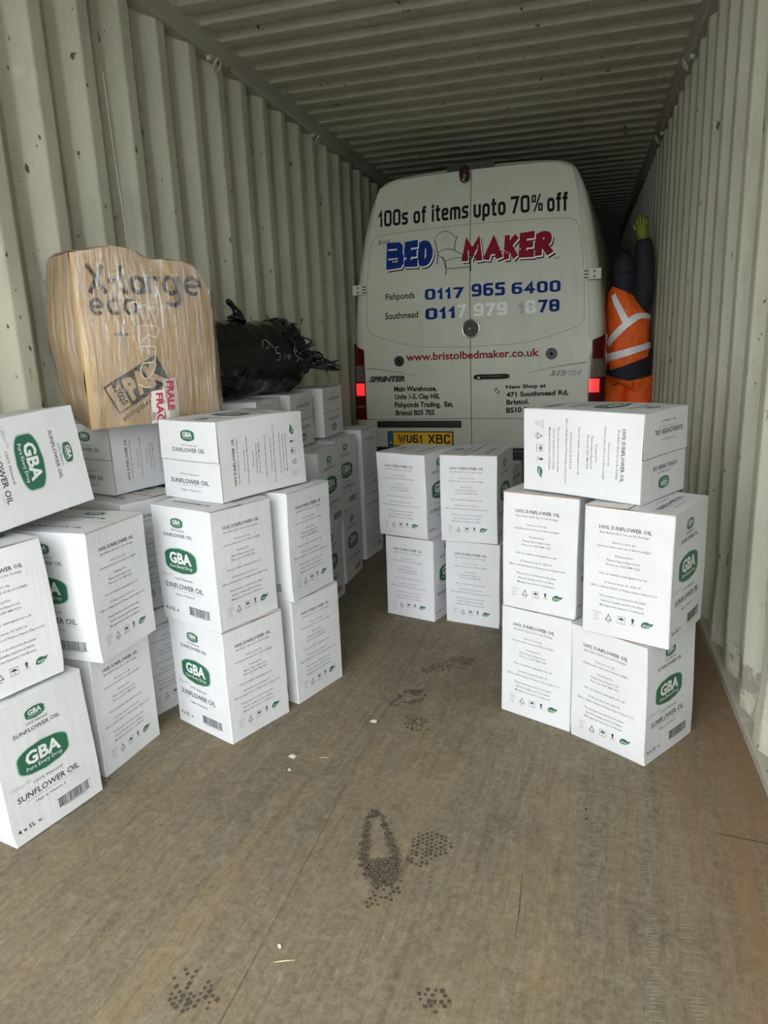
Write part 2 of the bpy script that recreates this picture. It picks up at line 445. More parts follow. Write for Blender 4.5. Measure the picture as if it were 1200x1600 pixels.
def floor():
    b = MB()
    b.box((XL + 0.012, Y0, -0.03), (XR - 0.010, Y1, 0.0), M_floor)
    z = 0.0006
    def flat(vs, fs, m, zz=z): b.add([(x, y, zz) for x, y in vs], fs, m)
    # sheet joints running lengthwise and across, a few nail heads
    for x in (-0.63, ):
        ys = [Y0 + 0.12 * k for k in range(100)]
        vs, fs = stroke_uv([(x + noise.noise(Vector((yy * 2, x, 0))) * 0.003, yy) for yy in ys], [max(.0003, 0.0010 + .0018 * noise.noise(Vector((yy * 3, 5, 5)))) for yy in ys])
        flat(vs, fs, M_crack)
    vs, fs = stroke_uv([(-0.105, 1.25), (-0.103, 1.33), (-0.106, 1.45)], [.0004, .0018, .0004]); flat(vs, fs, M_crack)
    vs, fs = stroke_uv([(0.36, 1.694), (XR - 0.01, 1.675)], 0.003); flat(vs, fs, M_crack)
    for (x, y) in ((.043, 1.72), (.043, 1.68), (0.49, 1.70)):
        flat([(x + 0.004 * math.cos(k * PI / 4), y + 0.004 * math.sin(k * PI / 4)) for k in range(8)], [tuple(range(8))], M_crack, 0.0009)
    # boot prints: the tread pattern is a field of small cells kept inside a sole outline
    def cell(cx, cy, r, n, a, m=M_print, hole=0.0):
        if hole:
            o = [(cx + r * math.cos(a + 2 * PI * k / n), cy + r * math.sin(a + 2 * PI * k / n)) for k in range(n)]
            i = [(cx + r * hole * math.cos(a + 2 * PI * k / n), cy + r * hole * math.sin(a + 2 * PI * k / n)) for k in range(n)]
            flat(o + i, [(k, (k + 1) % n, n + (k + 1) % n, n + k) for k in range(n)], m, 0.0013)
        else:
            flat([(cx + r * math.cos(a + 2 * PI * k / n), cy + r * math.sin(a + 2 * PI * k / n)) for k in range(n)], [tuple(range(n))], m, 0.0010)
    def boot(cx, cy, ang, L, W, kind, keep, seed):
        q = random.Random(seed); ca, sa = math.cos(ang), math.sin(ang)
        step = 0.0120 if kind == 'hex' else 0.0135
        rows = int(L / step) + 2; cols = int(W / step) + 2
        for i in range(-rows // 2, rows // 2 + 1):
            for j in range(-cols // 2, cols // 2 + 1):
                u = i * step * 0.87; w = j * step + (i % 2) * step * 0.5
                t = u / (L / 2)
                if abs(t) > 1: continue
                half = W / 2 * (0.78 + 0.22 * math.cos((t - 0.35) * 2.6)) * math.sqrt(max(0, 1 - abs(t) ** 5))
                if abs(w) > half: continue
                if kind == 'hex' and -0.75 < t < 0.35 and abs(w) < half * 0.52: continue
                if q.random() > keep + 0.15 * noise.noise(Vector((u * 30, w * 30, seed))): continue
                u += q.uniform(-.0022, .0022); w += q.uniform(-.0022, .0022)
                x = cx + w * ca - u * sa; y = cy + w * sa + u * ca
                if kind == 'hex': cell(x, y, step * 0.56, 6, ang + R(30), hole=0.55 if q.random() < .8 else 0)
                else: cell(x, y, step * q.uniform(0.30, 0.50), 4, ang + R(45) + q.uniform(-.2, .2))
    boot(-0.468, 1.462, R(201), 0.29, 0.10, 'hex', 0.95, 3)
    boot(-0.345, 1.478, R(-20), 0.14, 0.10, 'sq', 0.97, 5)
    boot(-0.41, 1.31, R(60), 0.07, 0.12, 'sq', 0.5, 6)
    boot(-0.475, 2.51, R(-50), 0.24, 0.11, 'sq', 0.70, 8)
    boot(-0.57, 2.22, R(-35), 0.15, 0.10, 'hex', 0.65, 9)
    boot(-0.50, 2.05, R(-60), 0.11, 0.09, 'sq', 0.45, 10)
    boot(-0.72, 0.975, R(-25), 0.08, 0.12, 'sq', 0.75, 11)
    boot(-0.242, 1.07, R(10), 0.05, 0.07, 'sq', 0.8, 12)
    # pale ladder-like tyre marks in the dust on the right
    q = random.Random(4)
    for (xa, ya, xb, yb, wd) in ((0.20, 1.85, 0.16, 1.05, 0.028), (0.26, 1.9, 0.24, 1.0, 0.036), (0.08, 1.9, 0.06, 1.45, 0.025)):
        n = int(abs(ya - yb) / 0.009)
        for k in range(n):
            if q.random() < 0.42 + 0.4 * noise.noise(Vector((k * 0.09, xa * 9, 0))): continue
            t = k / n; x = xa + (xb - xa) * t + q.uniform(-.003, .003); y = ya + (yb - ya) * t; w = wd * q.uniform(.4, 1)
            flat([(x - w / 2, y), (x + w / 2, y + 0.004), (x + w / 2, y + 0.0058), (x - w / 2, y + 0.0018)], [(0, 1, 2, 3)], M_scuff, 0.0007)
    o = b.build('floor'); tag(o, kind='structure')
floor()

# ------------------------------------------------------------------ cartons of sunflower oil
A, B_, C_ = 0.2849, 0.2547, 0.3847     # logo face width, text face width, height

def superell(cx, cy, w, h, n=3.0, k=28, skew=0.0, barrel=.22):
    vs = []
    for i in range(k):
        t = 2 * PI * i / k; c, s = math.cos(t), math.sin(t)
        x = math.copysign(abs(c) ** (2 / n), c) * w / 2; y = math.copysign(abs(s) ** (2 / n), s) * h / 2
        vs.append((cx + x, cy + y * (1 - barrel * (abs(x) / (w / 2)) ** 2) + skew * x))
    return vs, [tuple(range(k))]

def carton_mesh(seed):
    q = random.Random(seed)
    ph = [q.uniform(0, 6) for _ in range(9)]
    lean = (q.uniform(-.004, .004), q.uniform(-.004, .004))
    crush = q.choice([0, 0, 0.006, 0.010])
    cside = q.uniform(0, 6)
    def deform(p):
        x, y, z = p
        fx, fy, fz = x / (A / 2), y / (B_ / 2), z / C_
        bul = (1 - min(1, fz * fz * 0 + (2 * fz - 1) ** 2))
        bx = 0.0022 * bul * (1 - min(1, fy * fy)) * (1 if x > 0 else -1) * min(1, abs(fx)) ** 3
        by = 0.0022 * bul * (1 - min(1, fx * fx)) * (1 if y > 0 else -1) * min(1, abs(fy)) ** 3
        w = 0.0011
        nx = w * (math.sin(9 * z + ph[0]) + math.sin(17 * y + 11 * z + ph[1]))
        ny = w * (math.sin(10 * z + ph[2]) + math.sin(15 * x - 12 * z + ph[3]))
        nz = 0.0009 * math.sin(12 * x + ph[4]) * math.sin(13 * y + ph[5]) * max(0, fz - 0.5) * 2
        c = crush * max(0, 1 - fz * 9) * max(0, math.cos(math.atan2(y, x) - cside))
        return (x + bx + nx + lean[0] * fz - c * math.cos(cside), y + by + ny + lean[1] * fz - c * math.sin(cside), z + nz)
    body = MB(); fl = [MB(), MB()]
    T = 0.003
    H = C_ - T
    def face(fn, nu, nv, m):
        body.grid([[fn(i / nu, j / nv) for i in range(nu + 1)] for j in range(nv + 1)], m)
    nu, nv = 10, 14
    e = 0.0025   # rounded corner: faces stop short, a strip joins them
    faces = {
        'lb': lambda u, v: (-A / 2 + e + u * (A - 2 * e), -B_ / 2, v * H),
        'tr': lambda u, v: (A / 2, -B_ / 2 + e + u * (B_ - 2 * e), v * H),
        'la': lambda u, v: (A / 2 - e - u * (A - 2 * e), B_ / 2, v * H),
        'tl': lambda u, v: (-A / 2, B_ / 2 - e - u * (B_ - 2 * e), v * H)}
    for k, fn in faces.items():
        face(lambda u, v: deform(fn(u, v)), nu, nv, M_card)
    for a, b2 in (('lb', 'tr'), ('tr', 'la'), ('la', 'tl'), ('tl', 'lb')):
        body.grid([[deform(faces[a](1, j / nv)), deform(faces[b2](0, j / nv))] for j in range(nv + 1)], M_card)
    body.grid([[deform((-A / 2 + u * A / 6, B_ / 2 - v * B_ / 6, 0)) for u in range(7)] for v in range(7)], M_card)
    body.grid([[deform((-A / 2 + u * A / 6, -B_ / 2 + v * B_ / 6, H)) for u in range(7)] for v in range(7)], M_seam)
    # prints
    OFF = 0.0006
    def put(mb, fn, vs, fs, m, off=OFF):
        mb.add([deform(fn(u, v, off)) for u, v in vs], fs, m)
    def logo(mb, fn, cx, cy, w, h, big, off=OFF):
        vs, fs = superell(cx, cy, w * 1.05, h * 1.07, 6.5, 44, barrel=.38); put(mb, fn, vs, fs, M_halo, off)
        vs, fs = superell(cx, cy, w, h, 6.5, 44, barrel=.38); put(mb, fn, vs, fs, M_green, off * 1.6)
        vs, fs = text_uv('GBA', cx - w * .35, cx + w * .35, cy - h * .10, cy + h * .31, 0.035); put(mb, fn, vs, fs, M_wink, off * 2.3)
        vs, fs = text_uv('Pure Every Drop', cx - w * .36, cx + w * .36, cy - h * .30, cy - h * .17, 0.008, res=1); put(mb, fn, vs, fs, M_wink, off * 2.3)
    def line(mb, fn, x0, x1, y, t=0.0022, m=M_ink2): put(mb, fn, [(x0, y - t / 2), (x1, y - t / 2), (x1, y + t / 2), (x0, y + t / 2)], [(0, 1, 2, 3)], m)
    def txt(mb, fn, s, x0, x1, y0, y1, m=M_ink2, bold=0.0, off=OFF, res=1, bbox=False):
        vs, fs = text_uv(s, x0, x1, y0, y1, bold + .006, res=res, bbox=bbox); put(mb, fn, vs, fs, m, off)
    def fnlb(u, v, o): return (-A / 2 + u * A, -B_ / 2 - o, v * H)
    def fnla(u, v, o): return (A / 2 - u * A, B_ / 2 + o, v * H)
    def fntr(u, v, o): return (A / 2 + o, -B_ / 2 + u * B_, v * H)
    def fntl(u, v, o): return (-A / 2 - o, B_ / 2 - u * B_, v * H)
    for fn in (fnlb, fnla):
        logo(body, fn, 0.45, 0.878, 0.20, 0.083, False)
        txt(body, fn, '100% Natural', .343, .565, .806, .826)
        txt(body, fn, 'SUNFLOWER OIL', .20, .688, .757, .785, M_ink, 0.004, res=2)
        logo(body, fn, 0.45, 0.553, 0.53, 0.215, True)
        txt(body, fn, '100% Natural', .302, .608, .381, .402)
        txt(body, fn, 'SUNFLOWER OIL', .117, .778, .300, .343, M_ink, 0.006, res=2)
        line(body, fn, .20, .757, .282)
        txt(body, fn, 'High in Vitamin E', .288, .608, .238, .257)
        txt(body, fn, '4 x 5L', .058, .24, .085, .115, M_ink, 0.015)
        txt(body, fn, 'e', .262, .306, .085, .108, M_ink, 0.0, bbox=True)
        x = .50; qq = random.Random(12)
        while x < .845:
            w = qq.choice([.004, .004, .007, .010]); put(body, fn, [(x, .092), (x + w, .092), (x + w, .158), (x, .158)], [(0, 1, 2, 3)], M_ink); x += w + qq.choice([.004, .006, .008])
        for yy in (.090, .159): line(body, fn, .485, .862, yy, .003, M_ink)
        for yy in (.086, ): line(body, fn, .55, .80, .080, .003, M_ink2)
        for i, (xa, xb) in enumerate(((.095, .15), (.095, .28), (.095, .20))):
            line(body, fn, xa, xb, .425 - i * .011, .0022); line(body, fn, .062, .075, .425 - i * .011, .0022)
        line(body, fn, .235, .262, .425, .0022)
    L = [('100% SUNFLOWER OIL', .176, .765, .840, .868, M_ink, .010), ('Best Before End: See on the Package', .188, .744, .806, .822, M_ink2, 0),
         ('Store in a cool, dry,', .335, .604, .736, .752, M_ink2, 0), ('odourless place and out of direct sunlight', .155, .769, .700, .716, M_ink2, 0),
         ('Produced For', .372, .579, .634, .650, M_ink2, 0), ('Thames Import Export Ltd', .273, .653, .596, .612, M_ink2, 0), ('Phone us: 0207 488 9226', .274, .665, .562, .578, M_ink2, 0),
         ('Visit our website: www.gbafood.co.uk', .19, .745, .487, .503, M_ink2, 0),
         ('25 Hessel street, E1 2LR,U.K', .258, .684, .420, .436, M_ink2, 0), ('GBA is a British Brand of Thames Import Export Ltd', .094, .853, .380, .396, M_ink2, 0),
         ('This product is produced in the plant', .201, .743, .310, .326, M_ink2, 0), ('that has Quality and Food Safety', .225, .719, .270, .286, M_ink2, 0), ('Management Systems Certificates', .215, .728, .233, .249, M_ink2, 0)]
    for fn in (fntr, fntl):
        for s_, x0, x1, y0, y1, m, bo in L: txt(body, fn, s_, x0, x1, y0, y1, m, bo, res=1)
        for i, yy in enumerate((.178, .167, .150, .138, .120, .112)): line(body, fn, .128 + .012 * (i > 1), .23 - .03 * (i > 1), yy, .002)
        tri = [(.281, .124), (.362, .124), (.3215, .178)]; c = (.3215, .142)
        inn = [(c[0] + (p[0] - c[0]) * .68, c[1] + (p[1] - c[1]) * .68) for p in tri]
        put(body, fn, tri + inn, [(0, 1, 4, 3), (1, 2, 5, 4), (2, 0, 3, 5)], M_ink)
        txt(body, fn, 'PAP', .30, .343, .104, .115, M_ink2)
        for p in (((.428, .121), (.514, .121)), ((.514, .121), (.514, .176)), ((.514, .176), (.428, .176)), ((.428, .176), (.428, .121))):
            vs, fs = stroke_uv(p, .0035); put(body, fn, vs, fs, M_ink2)
        um = [(.471 + .03 * math.cos(R(a)), .150 + .017 * math.sin(R(a))) for a in range(0, 181, 20)]
        put(body, fn, um, [tuple(range(len(um)))], M_ink)
        vs, fs = stroke_uv([(.471, .151), (.471, .131), (.479, .129)], .004); put(body, fn, vs, fs, M_ink)
        put(body, fn, [(.592, .143), (.612, .143), (.612, .166), (.624, .166), (.602, .184), (.580, .166), (.592, .166)], [tuple(range(7))], M_ink)
        for yy in (.136, .129): line(body, fn, .575, .632, yy, .002)
        leaf = [(.694, .133), (.73, .126), (.78, .132), (.812, .150), (.835, .176), (.80, .168), (.77, .176), (.74, .178), (.71, .166), (.697, .150)]
        put(body, fn, leaf, [tuple(range(10))], M_green); txt(body, fn, 'VEGAN', .712, .80, .138, .153, M_wink, .01, OFF * 1.7)
    # the two top flaps, with a little board edge showing
    gap = 0.0014
    for k, (ya, yb) in enumerate(((-B_ / 2, -gap), (gap, B_ / 2))):
        mb = fl[k]; lift = q.choice([0, 0, 0.0015, 0.003])
        def fz(y): return C_ + lift * (1 - abs(y) / (B_ / 2)) - T
        top = [[deform((-A / 2 + A * i / 8, ya + (yb - ya) * j / 4, fz(ya + (yb - ya) * j / 4) + T)) for i in range(9)] for j in range(5)]
        bot = [[(p[0], p[1], p[2] - T) for p in row] for row in top]
        mb.grid(top, M_card)
        inner = 4 if k == 0 else 0; outer = 0 if k == 0 else 4
        mb.grid([bot[inner], top[inner]], M_brown, False, flip=(k == 0)); mb.grid([bot[outer], top[outer]], M_card, False, flip=(k == 1))
        for i in (0, 8): mb.grid([[r_[i] for r_ in bot], [r_[i] for r_ in top]], M_brown if q.random() < .4 else M_seam, False)
        def fnt(u, v, o): return (-A / 2 + u * A, -B_ / 2 + v * B_, fz(-B_ / 2 + v * B_) + T + o)
        if k == 1:
            logo(mb, fnt, .505, .825, .235, .140, False)
            txt(mb, fnt, '100% Natural', .372, .647, .692, .712); txt(mb, fnt, 'SUNFLOWER OIL', .215, .781, .615, .665, M_ink, .004, res=2)
        else:
            txt(mb, fnt, '100% Natural', .305, .623, .318, .338); txt(mb, fnt, 'SUNFLOWER OIL', .128, .791, .207, .262, M_ink, .006, res=2)
            line(mb, fnt, .221, .699, .18, .003); txt(mb, fnt, 'High in Vitamin E', .301, .636, .110, .132)
    return body.mesh('body'), fl[0].mesh('top_flap'), fl[1].mesh('top_flap')
VARS = [carton_mesh(s) for s in (3, 11, 20, 35)]

BASE = {   # how the standing carton is turned: rows give the images of its x, y, z axes
    'S': Matrix(((1, 0, 0), (0, 1, 0), (0, 0, 1))),
    'T': Matrix(((0, -1, 0), (1, 0, 0), (0, 0, 1))),
    'A': Matrix(((1, 0, 0), (0, 0, -1), (0, 1, 0))),
    'C': Matrix(((0, 0, 1), (-1, 0, 0), (0, -1, 0))),
    'G': Matrix(((0, -1, 0), (0, 0, 1), (-1, 0, 0)))}
HZ = {'S': C_, 'T': C_, 'A': B_, 'C': B_, 'G': A}
n_carton = 0
def carton(kind, x, y, z, deg, label, group=None, rx=0, ry=0, var=None, sz=1.0):
    """x, y centre and z underside of the carton as it lies"""
    global n_carton
    v = VARS[n_carton % 4 if var is None else var]
    root = bpy.data.objects.new('oil_carton', None); root.empty_display_size = 0.1
    link(root)
    Mt = Matrix.Rotation(R(deg), 3, 'Z') @ Matrix.Rotation(R(ry), 3, 'Y') @ Matrix.Rotation(R(rx), 3, 'X')
    Mr = Mt @ BASE[kind]
    if kind in 'AC': z += 0.0042
    cen = Vector((x, y, z)) + Mt @ Vector((0, 0, HZ[kind] * sz / 2))
    org = cen - Mr @ Vector((0, 0, C_ / 2))
    root.matrix_world = Matrix.Translation(org) @ Mr.to_4x4() @ Matrix.Diagonal((1, sz, 1, 1))
    for nm, me in (('body', v[0]), ('top_flap', v[1]), ('top_flap', v[2])):
        o = bpy.data.objects.new(nm, me); link(o, root)
    tag(root, label, 'box', group)
    n_carton += 1
    return root
c1, c2 = C_ + 0.0032, 2 * C_ + 0.0064
GL, GB, GM, GR = 'sunflower oil cartons at the front left', 'sunflower oil cartons deeper along the left wall', 'sunflower oil cartons in the middle by the van', 'sunflower oil cartons stacked by the right wall'
# front left
carton('T', -1.478, 1.396, 0, -12.0, 'nearest white oil carton, bottom left on the floor, full green logo and barcode out', GL, ry=-1.5)
carton('S', -1.528, 1.404, c1 + 0.004, -20.5, 'white oil carton at left picture edge, text side out, on the nearest bottom carton', GL, rx=1.5, ry=-2.2)
carton('G', -1.5613, 1.578, c2 + 0.024, -11.9, 'white oil carton on its side at far left, large green logo reading downwards', GL, rx=4.07, ry=-4.32)
carton('S', -1.4327, 1.682, c1, -2.7, 'white oil carton half under the sideways far left carton, text side facing the aisle', GL)
carton('S', -1.4866, 1.7076, 0, -5.5, 'white oil carton on the floor directly behind the bottom left logo carton', GL)
carton('A', -1.5891, 2.2265, c2, -19.2, 'white oil carton lying down under the brown wrapped box, flap end facing out', GL, sz=0.945)
carton('S', -1.5182, 2.060, c1, -19.0, 'mostly hidden white oil carton second below the brown wrapped box', GL)
carton('S', -1.5150, 2.060, 0, -18.5, 'white oil carton on the floor, narrow strip of text left of the three high stack', GL)
carton('A', -1.1350, 2.1482, c2, -21.0, 'scuffed white oil carton lying across two left stacks, flap end with small logo to front', GL, var=1)
carton('S', -1.150, 1.9794, c1, -20.5, 'white oil carton in the middle of the three high left stack, logo and barcode clear', GL, var=0)
carton('S', -1.1383, 1.9843, 0, -23.5, 'white oil carton on the floor at the foot of the three high left stack', GL, var=2)
carton('S', -1.0447, 2.255, c1, -14.1, 'white oil carton right of the three high left stack, upper of two, text side out', GL, var=3)
carton('S', -1.0378, 2.2684, 0, -19.9, 'white oil carton right of the three high left stack, lower of two on the floor', GL, var=0)
# deeper along the left wall
carton('C', -1.4600, 2.725, c2, 5.0, 'white oil carton lying under the near end of the black wrapped bundle', GB)
carton('C', -1.4753, 3.1345, c2, 1.4, 'white oil carton lying under the far end of the black bundle, flap seam to aisle', GB)
carton('C', -1.4668, 3.5634, c2, -0.5, 'white oil carton lying highest near the left tail lamp, upside down logo on end', GB)
carton('T', -1.2682, 3.112, c1, -2.6, 'shaded logo carton on the second level at the back, left of two alike', GB)
carton('T', -1.2850, 3.100, 0, -2.6, 'shaded white carton on the floor almost hidden behind the front stack of two', GB)
carton('T', -1.3205, 3.5125, c1, -5.3, 'shaded logo carton on the second level at the back, right of two alike', GB)
carton('T', -1.3076, 3.5066, 0, -0.9, 'shaded white carton on the floor at the back, green logo turned to the aisle', GB)
carton('S', -1.3315, 3.9257, c1, -3.2, 'white oil carton left of the number plate, upper of the rearmost pair', GB)
carton('S', -1.3264, 3.952, 0, -8.6, 'white oil carton on the floor, lower of the rearmost pair beside the van', GB)
for (x, y) in ((-1.545, 2.735), (-1.575, 3.12), (-1.60, 3.53)):
    for z in (0, c1):
        carton('T', x, y, z, 0, 'white oil carton hidden by the left wall under the black bundle', 'hidden cartons against the left wall')
# in the middle, before the van
carton('T', -0.7144, 3.1015, c1, -18.9, 'white oil carton in the middle group directly below the number plate, upper left', GM)
carton('T', -0.694, 3.1026, 0, -18.0, 'white oil carton in the middle group, lower left on the floor', GM)
carton('T', -0.4341, 3.0651, c1, -8.1, 'white oil carton in the middle group, upper right, small logos on its top', GM)
carton('T', -0.411, 3.0701, 0, -13, 'white oil carton in the middle group, lower right on the floor', GM)
carton('C', -0.490, 3.44, c1, -10, 'dark sliver of a carton lying behind the upper right middle carton', GM)
carton('T', -0.470, 3.43, 0, -10, 'oil carton hidden on the floor behind the middle group', GM)
# right
carton('C', 0.0727, 2.2357, c2, -29.4, 'white oil carton lying on top of the right stack, flap end print upside down', GR, var=0)
carton('T', -0.0600, 2.2864, c1, -22.6, 'white oil carton on second level of right stack, left one, brown tear on top edge', GR, var=3)
carton('T', 0.1976, 2.1137, c1, -25.2, 'white oil carton on second level of right stack, right one, logo side towards the wall', GR, var=2)
carton('T', -0.0613, 2.2868, 0, -25.5, 'white oil carton on the floor in the right stack, left one, text side only', GR, var=1)
carton('T', 0.1810, 2.1361, 0, -34.4, 'white oil carton on the floor in right stack, standing forward with logo and barcode', GR, var=0)

# ------------------------------------------------------------------ brown moving box in stretch film
M_kraft = mat('brown_corrugated_board', (0.42, 0.27, 0.13), 0.6)
def make_kraft():
    m = M_kraft; v = coords(m)
    c = mixc(m, noise_fac(m, v, 7.0, 0.3, 0.7), (0.62, 0.45, 0.245), (0.54, 0.38, 0.20))
    st = coords(m, (1, 1, 0.06))
    c = mixc(m, mul(m, noise_fac(m, st, 45.0, 0.45, 0.7), 0.35), c, (0.68, 0.53, 0.34))
    base(m, c); bump(m, noise_fac(m, st, 60.0, 0.3, 0.7), 0.2, 0.003)
make_kraft()
M_bink = mat('brown_black_ink', (0.045, 0.035, 0.03), 0.6)
M_chalk = mat('white_marker', (0.85, 0.80, 0.66), 0.7)
M_tape = mat('white_parcel_tape', (0.72, 0.68, 0.64), 0.35)
M_redink = mat('red_tape_ink', (0.45, 0.03, 0.06), 0.5)
def make_film(name='stretch_film', strength=0.06):
    m = bpy.data.materials.new(name); m.use_nodes = True; t = m.node_tree; t.nodes.clear()
    out = t.nodes.new('ShaderNodeOutputMaterial'); tr = t.nodes.new('ShaderNodeBsdfTransparent'); gl = t.nodes.new('ShaderNodeBsdfGlossy'); df = t.nodes.new('ShaderNodeBsdfDiffuse')
    gl.inputs['Roughness'].default_value = 0.16; gl.inputs['Color'].default_value = (1, 1, 1, 1); df.inputs['Color'].default_value = (0.85, 0.83, 0.78, 1)
    v = coords(m, (1, 1, 0.10)); n1 = noise_fac(m, v, 26.0, 0.3, 0.72, 6, 0.65, 0.6)
    b = nd(m, 'ShaderNodeBump', Strength=0.9, Distance=0.012); t.links.new(n1, b.inputs['Height'])
    t.links.new(b.outputs[0], gl.inputs['Normal'])
    a = t.nodes.new('ShaderNodeMixShader'); a2 = t.nodes.new('ShaderNodeMixShader')
    lw = nd(m, 'ShaderNodeFresnel', IOR=1.35); t.links.new(b.outputs[0], lw.inputs['Normal'])
    f = mul(m, lw.outputs[0], strength, 'ADD')
    t.links.new(f, a.inputs[0]); t.links.new(tr.outputs[0], a.inputs[1]); t.links.new(gl.outputs[0], a.inputs[2])
    streak = noise_fac(m, coords(m, (1, 1, 0.16)), 42.0, 0.50, 0.66, 7, 0.75, 1.2)
    g = nd(m, 'ShaderNodeTexCoord'); d = nd(m, 'ShaderNodeVectorMath', operation='DISTANCE'); t.links.new(g.outputs['Object'], d.inputs[0]); d.inputs[1].default_value = (0.09, 0.14, 0.40)
    rg = nd(m, 'ShaderNodeMapRange'); rg.inputs['From Min'].default_value = 0.20; rg.inputs['From Max'].default_value = 0.08; t.links.new(d.outputs['Value'], rg.inputs['Value'])
    t.links.new(mul(m, streak, mul(m, mul(m, rg.outputs[0], 0.85), 0.17, 'ADD')), a2.inputs[0]); t.links.new(a.outputs[0], a2.inputs[1]); t.links.new(df.outputs[0], a2.inputs[2])
    t.links.new(a2.outputs[0], out.inputs[0])
    return m
M_film = make_film()

def moving_box():
    s = 1.1
    eye = Vector((0, 0, CAM_H))
    def S(p): return eye + (Vector(p) - eye) * s
    P1 = S((-1.338, 1.692, 1.035)); P2 = S((-1.143, 2.081, 1.035))
    e = (P2 - P1).normalized(); nrm = Vector((e.y, -e.x, 0)); up = Vector((0, 0, 1)); Lh = (P2 - P1).length
    root = empty('moving_box', P1)
    tag(root, 'large brown cardboard moving box in clear stretch film, dented, leaning near the left wall', 'box')
    # front face outline top height as a function of s (0..1)
    def top_h(t):
        pts = [(0, .478), (.12, .488), (.28, .505), (.45, .497), (.52, .475), (.78, .475), (.90, .462), (1.0, .385)]
        for (a, ha), (b2, hb) in zip(pts, pts[1:]):
            if t <= b2: return (ha + (hb - ha) * (t - a) / (b2 - a)) * s
        return pts[-1][1] * s
    def front(u, h, off=0.0):
        """u along the face in metres of the unscaled layout, h height"""
        t = u / 0.435; U = u * s; Hh = h * s
        hh = h / 0.49
        bul = 0.018 * math.sin(PI * min(1, max(0, t))) * math.sin(PI * min(1, max(0, hh)))
        crease = -0.006 * math.exp(-((t - .58) / .07) ** 2) * max(0, hh - .35)
        dn_ = 0.003 * noise.noise(Vector((u * 9, h * 9, 2.2)))
        wid = 1 + 0.035 * (hh - 0.0) * (t - .5) * 2 * 0.6
        U2 = (U - Lh / 2) * wid + Lh / 2
        return e * U2 + up * (Hh + 0.004) + nrm * (bul + crease + dn_ + off)
    # corners of the back, measured from P1
    BL0 = S((-1.60, 1.907, 1.09)) - P1; BL1 = S((-1.615, 1.90, 1.39)) - P1; BL2 = S((-1.56, 1.885, 1.53)) - P1
    def back(t, hh):
        a = BL0.lerp(BL1, hh * 1.6) if hh < .625 else BL1.lerp(BL2, (hh - .625) / .375)
        return a + e * (Lh * 0.9) * t
    N, Mv = 18, 18
    def shell(off, m, name, parent, ns=0.0):
        b = MB()
        def F(i, j):
            t = i / N; u = t * .435; h = (j / Mv) * top_h(t) / s
            return front(u, h, off) + Vector((noise.noise(Vector((t * 7, j * .5, 4))) , noise.noise(Vector((t * 6, j * .4, 8))), noise.noise(Vector((t * 5, j * .6, 12))))) * ns
        def K(i, j):
            t = i / N; p = back(t, j / Mv)
            return p + Vector((noise.noise(Vector((t * 3, j * .2, 1))), 0, noise.noise(Vector((t * 3, j * .2, 5))))) * 0.015 - nrm * off * 1.2
        b.grid([[F(i, j) for i in range(N + 1)] for j in range(Mv + 1)], m)
        b.grid([[K(N - i, j) for i in range(N + 1)] for j in range(Mv + 1)], m)
        D = 10
        def side(i, sgn):
            rows = []
            for j in range(Mv + 1):
                row = []
                for d in range(D + 1):
                    w = d / D; p = F(i, j).lerp(K(i, j), w)
                    dent = 0.020 * math.sin(PI * w) * (math.sin(PI * j / Mv)) + 0.008 * noise.noise(Vector((w * 5, j * .3, i)))
                    row.append(p + e * sgn * (dent + off))
                rows.append(row)
            return rows
        b.grid(side(0, -1), m, flip=True); b.grid(side(N, 1), m)
        b.grid([[F(i, Mv).lerp(K(i, Mv), d / D) + up * (off + .01 * noise.noise(Vector((i * .5, d * .4, 7)))) * math.sin(PI * d / D) for i in range(N + 1)] for d in range(D + 1)], m)
        b.grid([[F(i, 0).lerp(K(i, 0), d / D) - up * off * math.sin(PI * d / D) for i in range(N + 1)] for d in range(D + 1)], m, flip=True)
        return b
    b = shell(0.0, M_kraft, 'body', root)
    OF = 0.0035
    def put(vs, fs, m, off=OF): b.add([front(u, h, off) for u, h in vs], fs, m)
    def sub(vs, fs): return vs, fs
    def T(sx, x0, x1, y0, y1, bold=0.03, m=M_bink, bbox=True, slope=0.0, off=OF):
        vs, fs = text_uv(sx, x0, x1, y0, y1, bold, bbox=bbox, res=3)
        put([(u, v + slope * (u - x0)) for u, v in vs], fs, m, off)
    def circ(cx, cy, rx, ry, a0, a1, n=18): return [(cx + rx * math.cos(R(a0 + (a1 - a0) * k / n)), cy + ry * math.sin(R(a0 + (a1 - a0) * k / n))) for k in range(n + 1)]
    def fine(pts): return [tuple(a[d] + (b2[d] - a[d]) * k / 5 for d in (0, 1)) for a, b2 in zip(pts, pts[1:]) for k in range(5)] + [pts[-1]]
    W1, W2 = .0125, .0095
    for pts, w in ((fine([(.043, .374), (.089, .450)]), W1), (fine([(.044, .450), (.090, .374)]), W1), (fine([(.101, .409), (.122, .409)]), W1), (fine([(.143, .452), (.141, .386), (.147, .378), (.156, .377)]), W1),
                   (circ(.188, .399, .019, .021, 0, 360), W1), (fine([(.212, .424), (.209, .375)]), W1), (fine([(.229, .425), (.229, .376)]), W1), (circ(.246, .400, .017, .021, 170, 50, 8), W1),
                   (circ(.296, .401, .022, .023, 0, 360), W1), (fine([(.323, .428), (.323, .365)]) + circ(.298, .363, .025, .019, 0, -150, 12), W1),
                   (circ(.373, .402, .025, .024, -50, -360, 20) + fine([(.398, .402), (.350, .402)]), W1),
                   (circ(.057, .338, .016, .019, -45, -360, 16) + fine([(.073, .338), (.042, .338)]), W2), (circ(.108, .338, .017, .019, 50, 310, 14), W2), (circ(.156, .338, .018, .019, 0, 360), W2)):
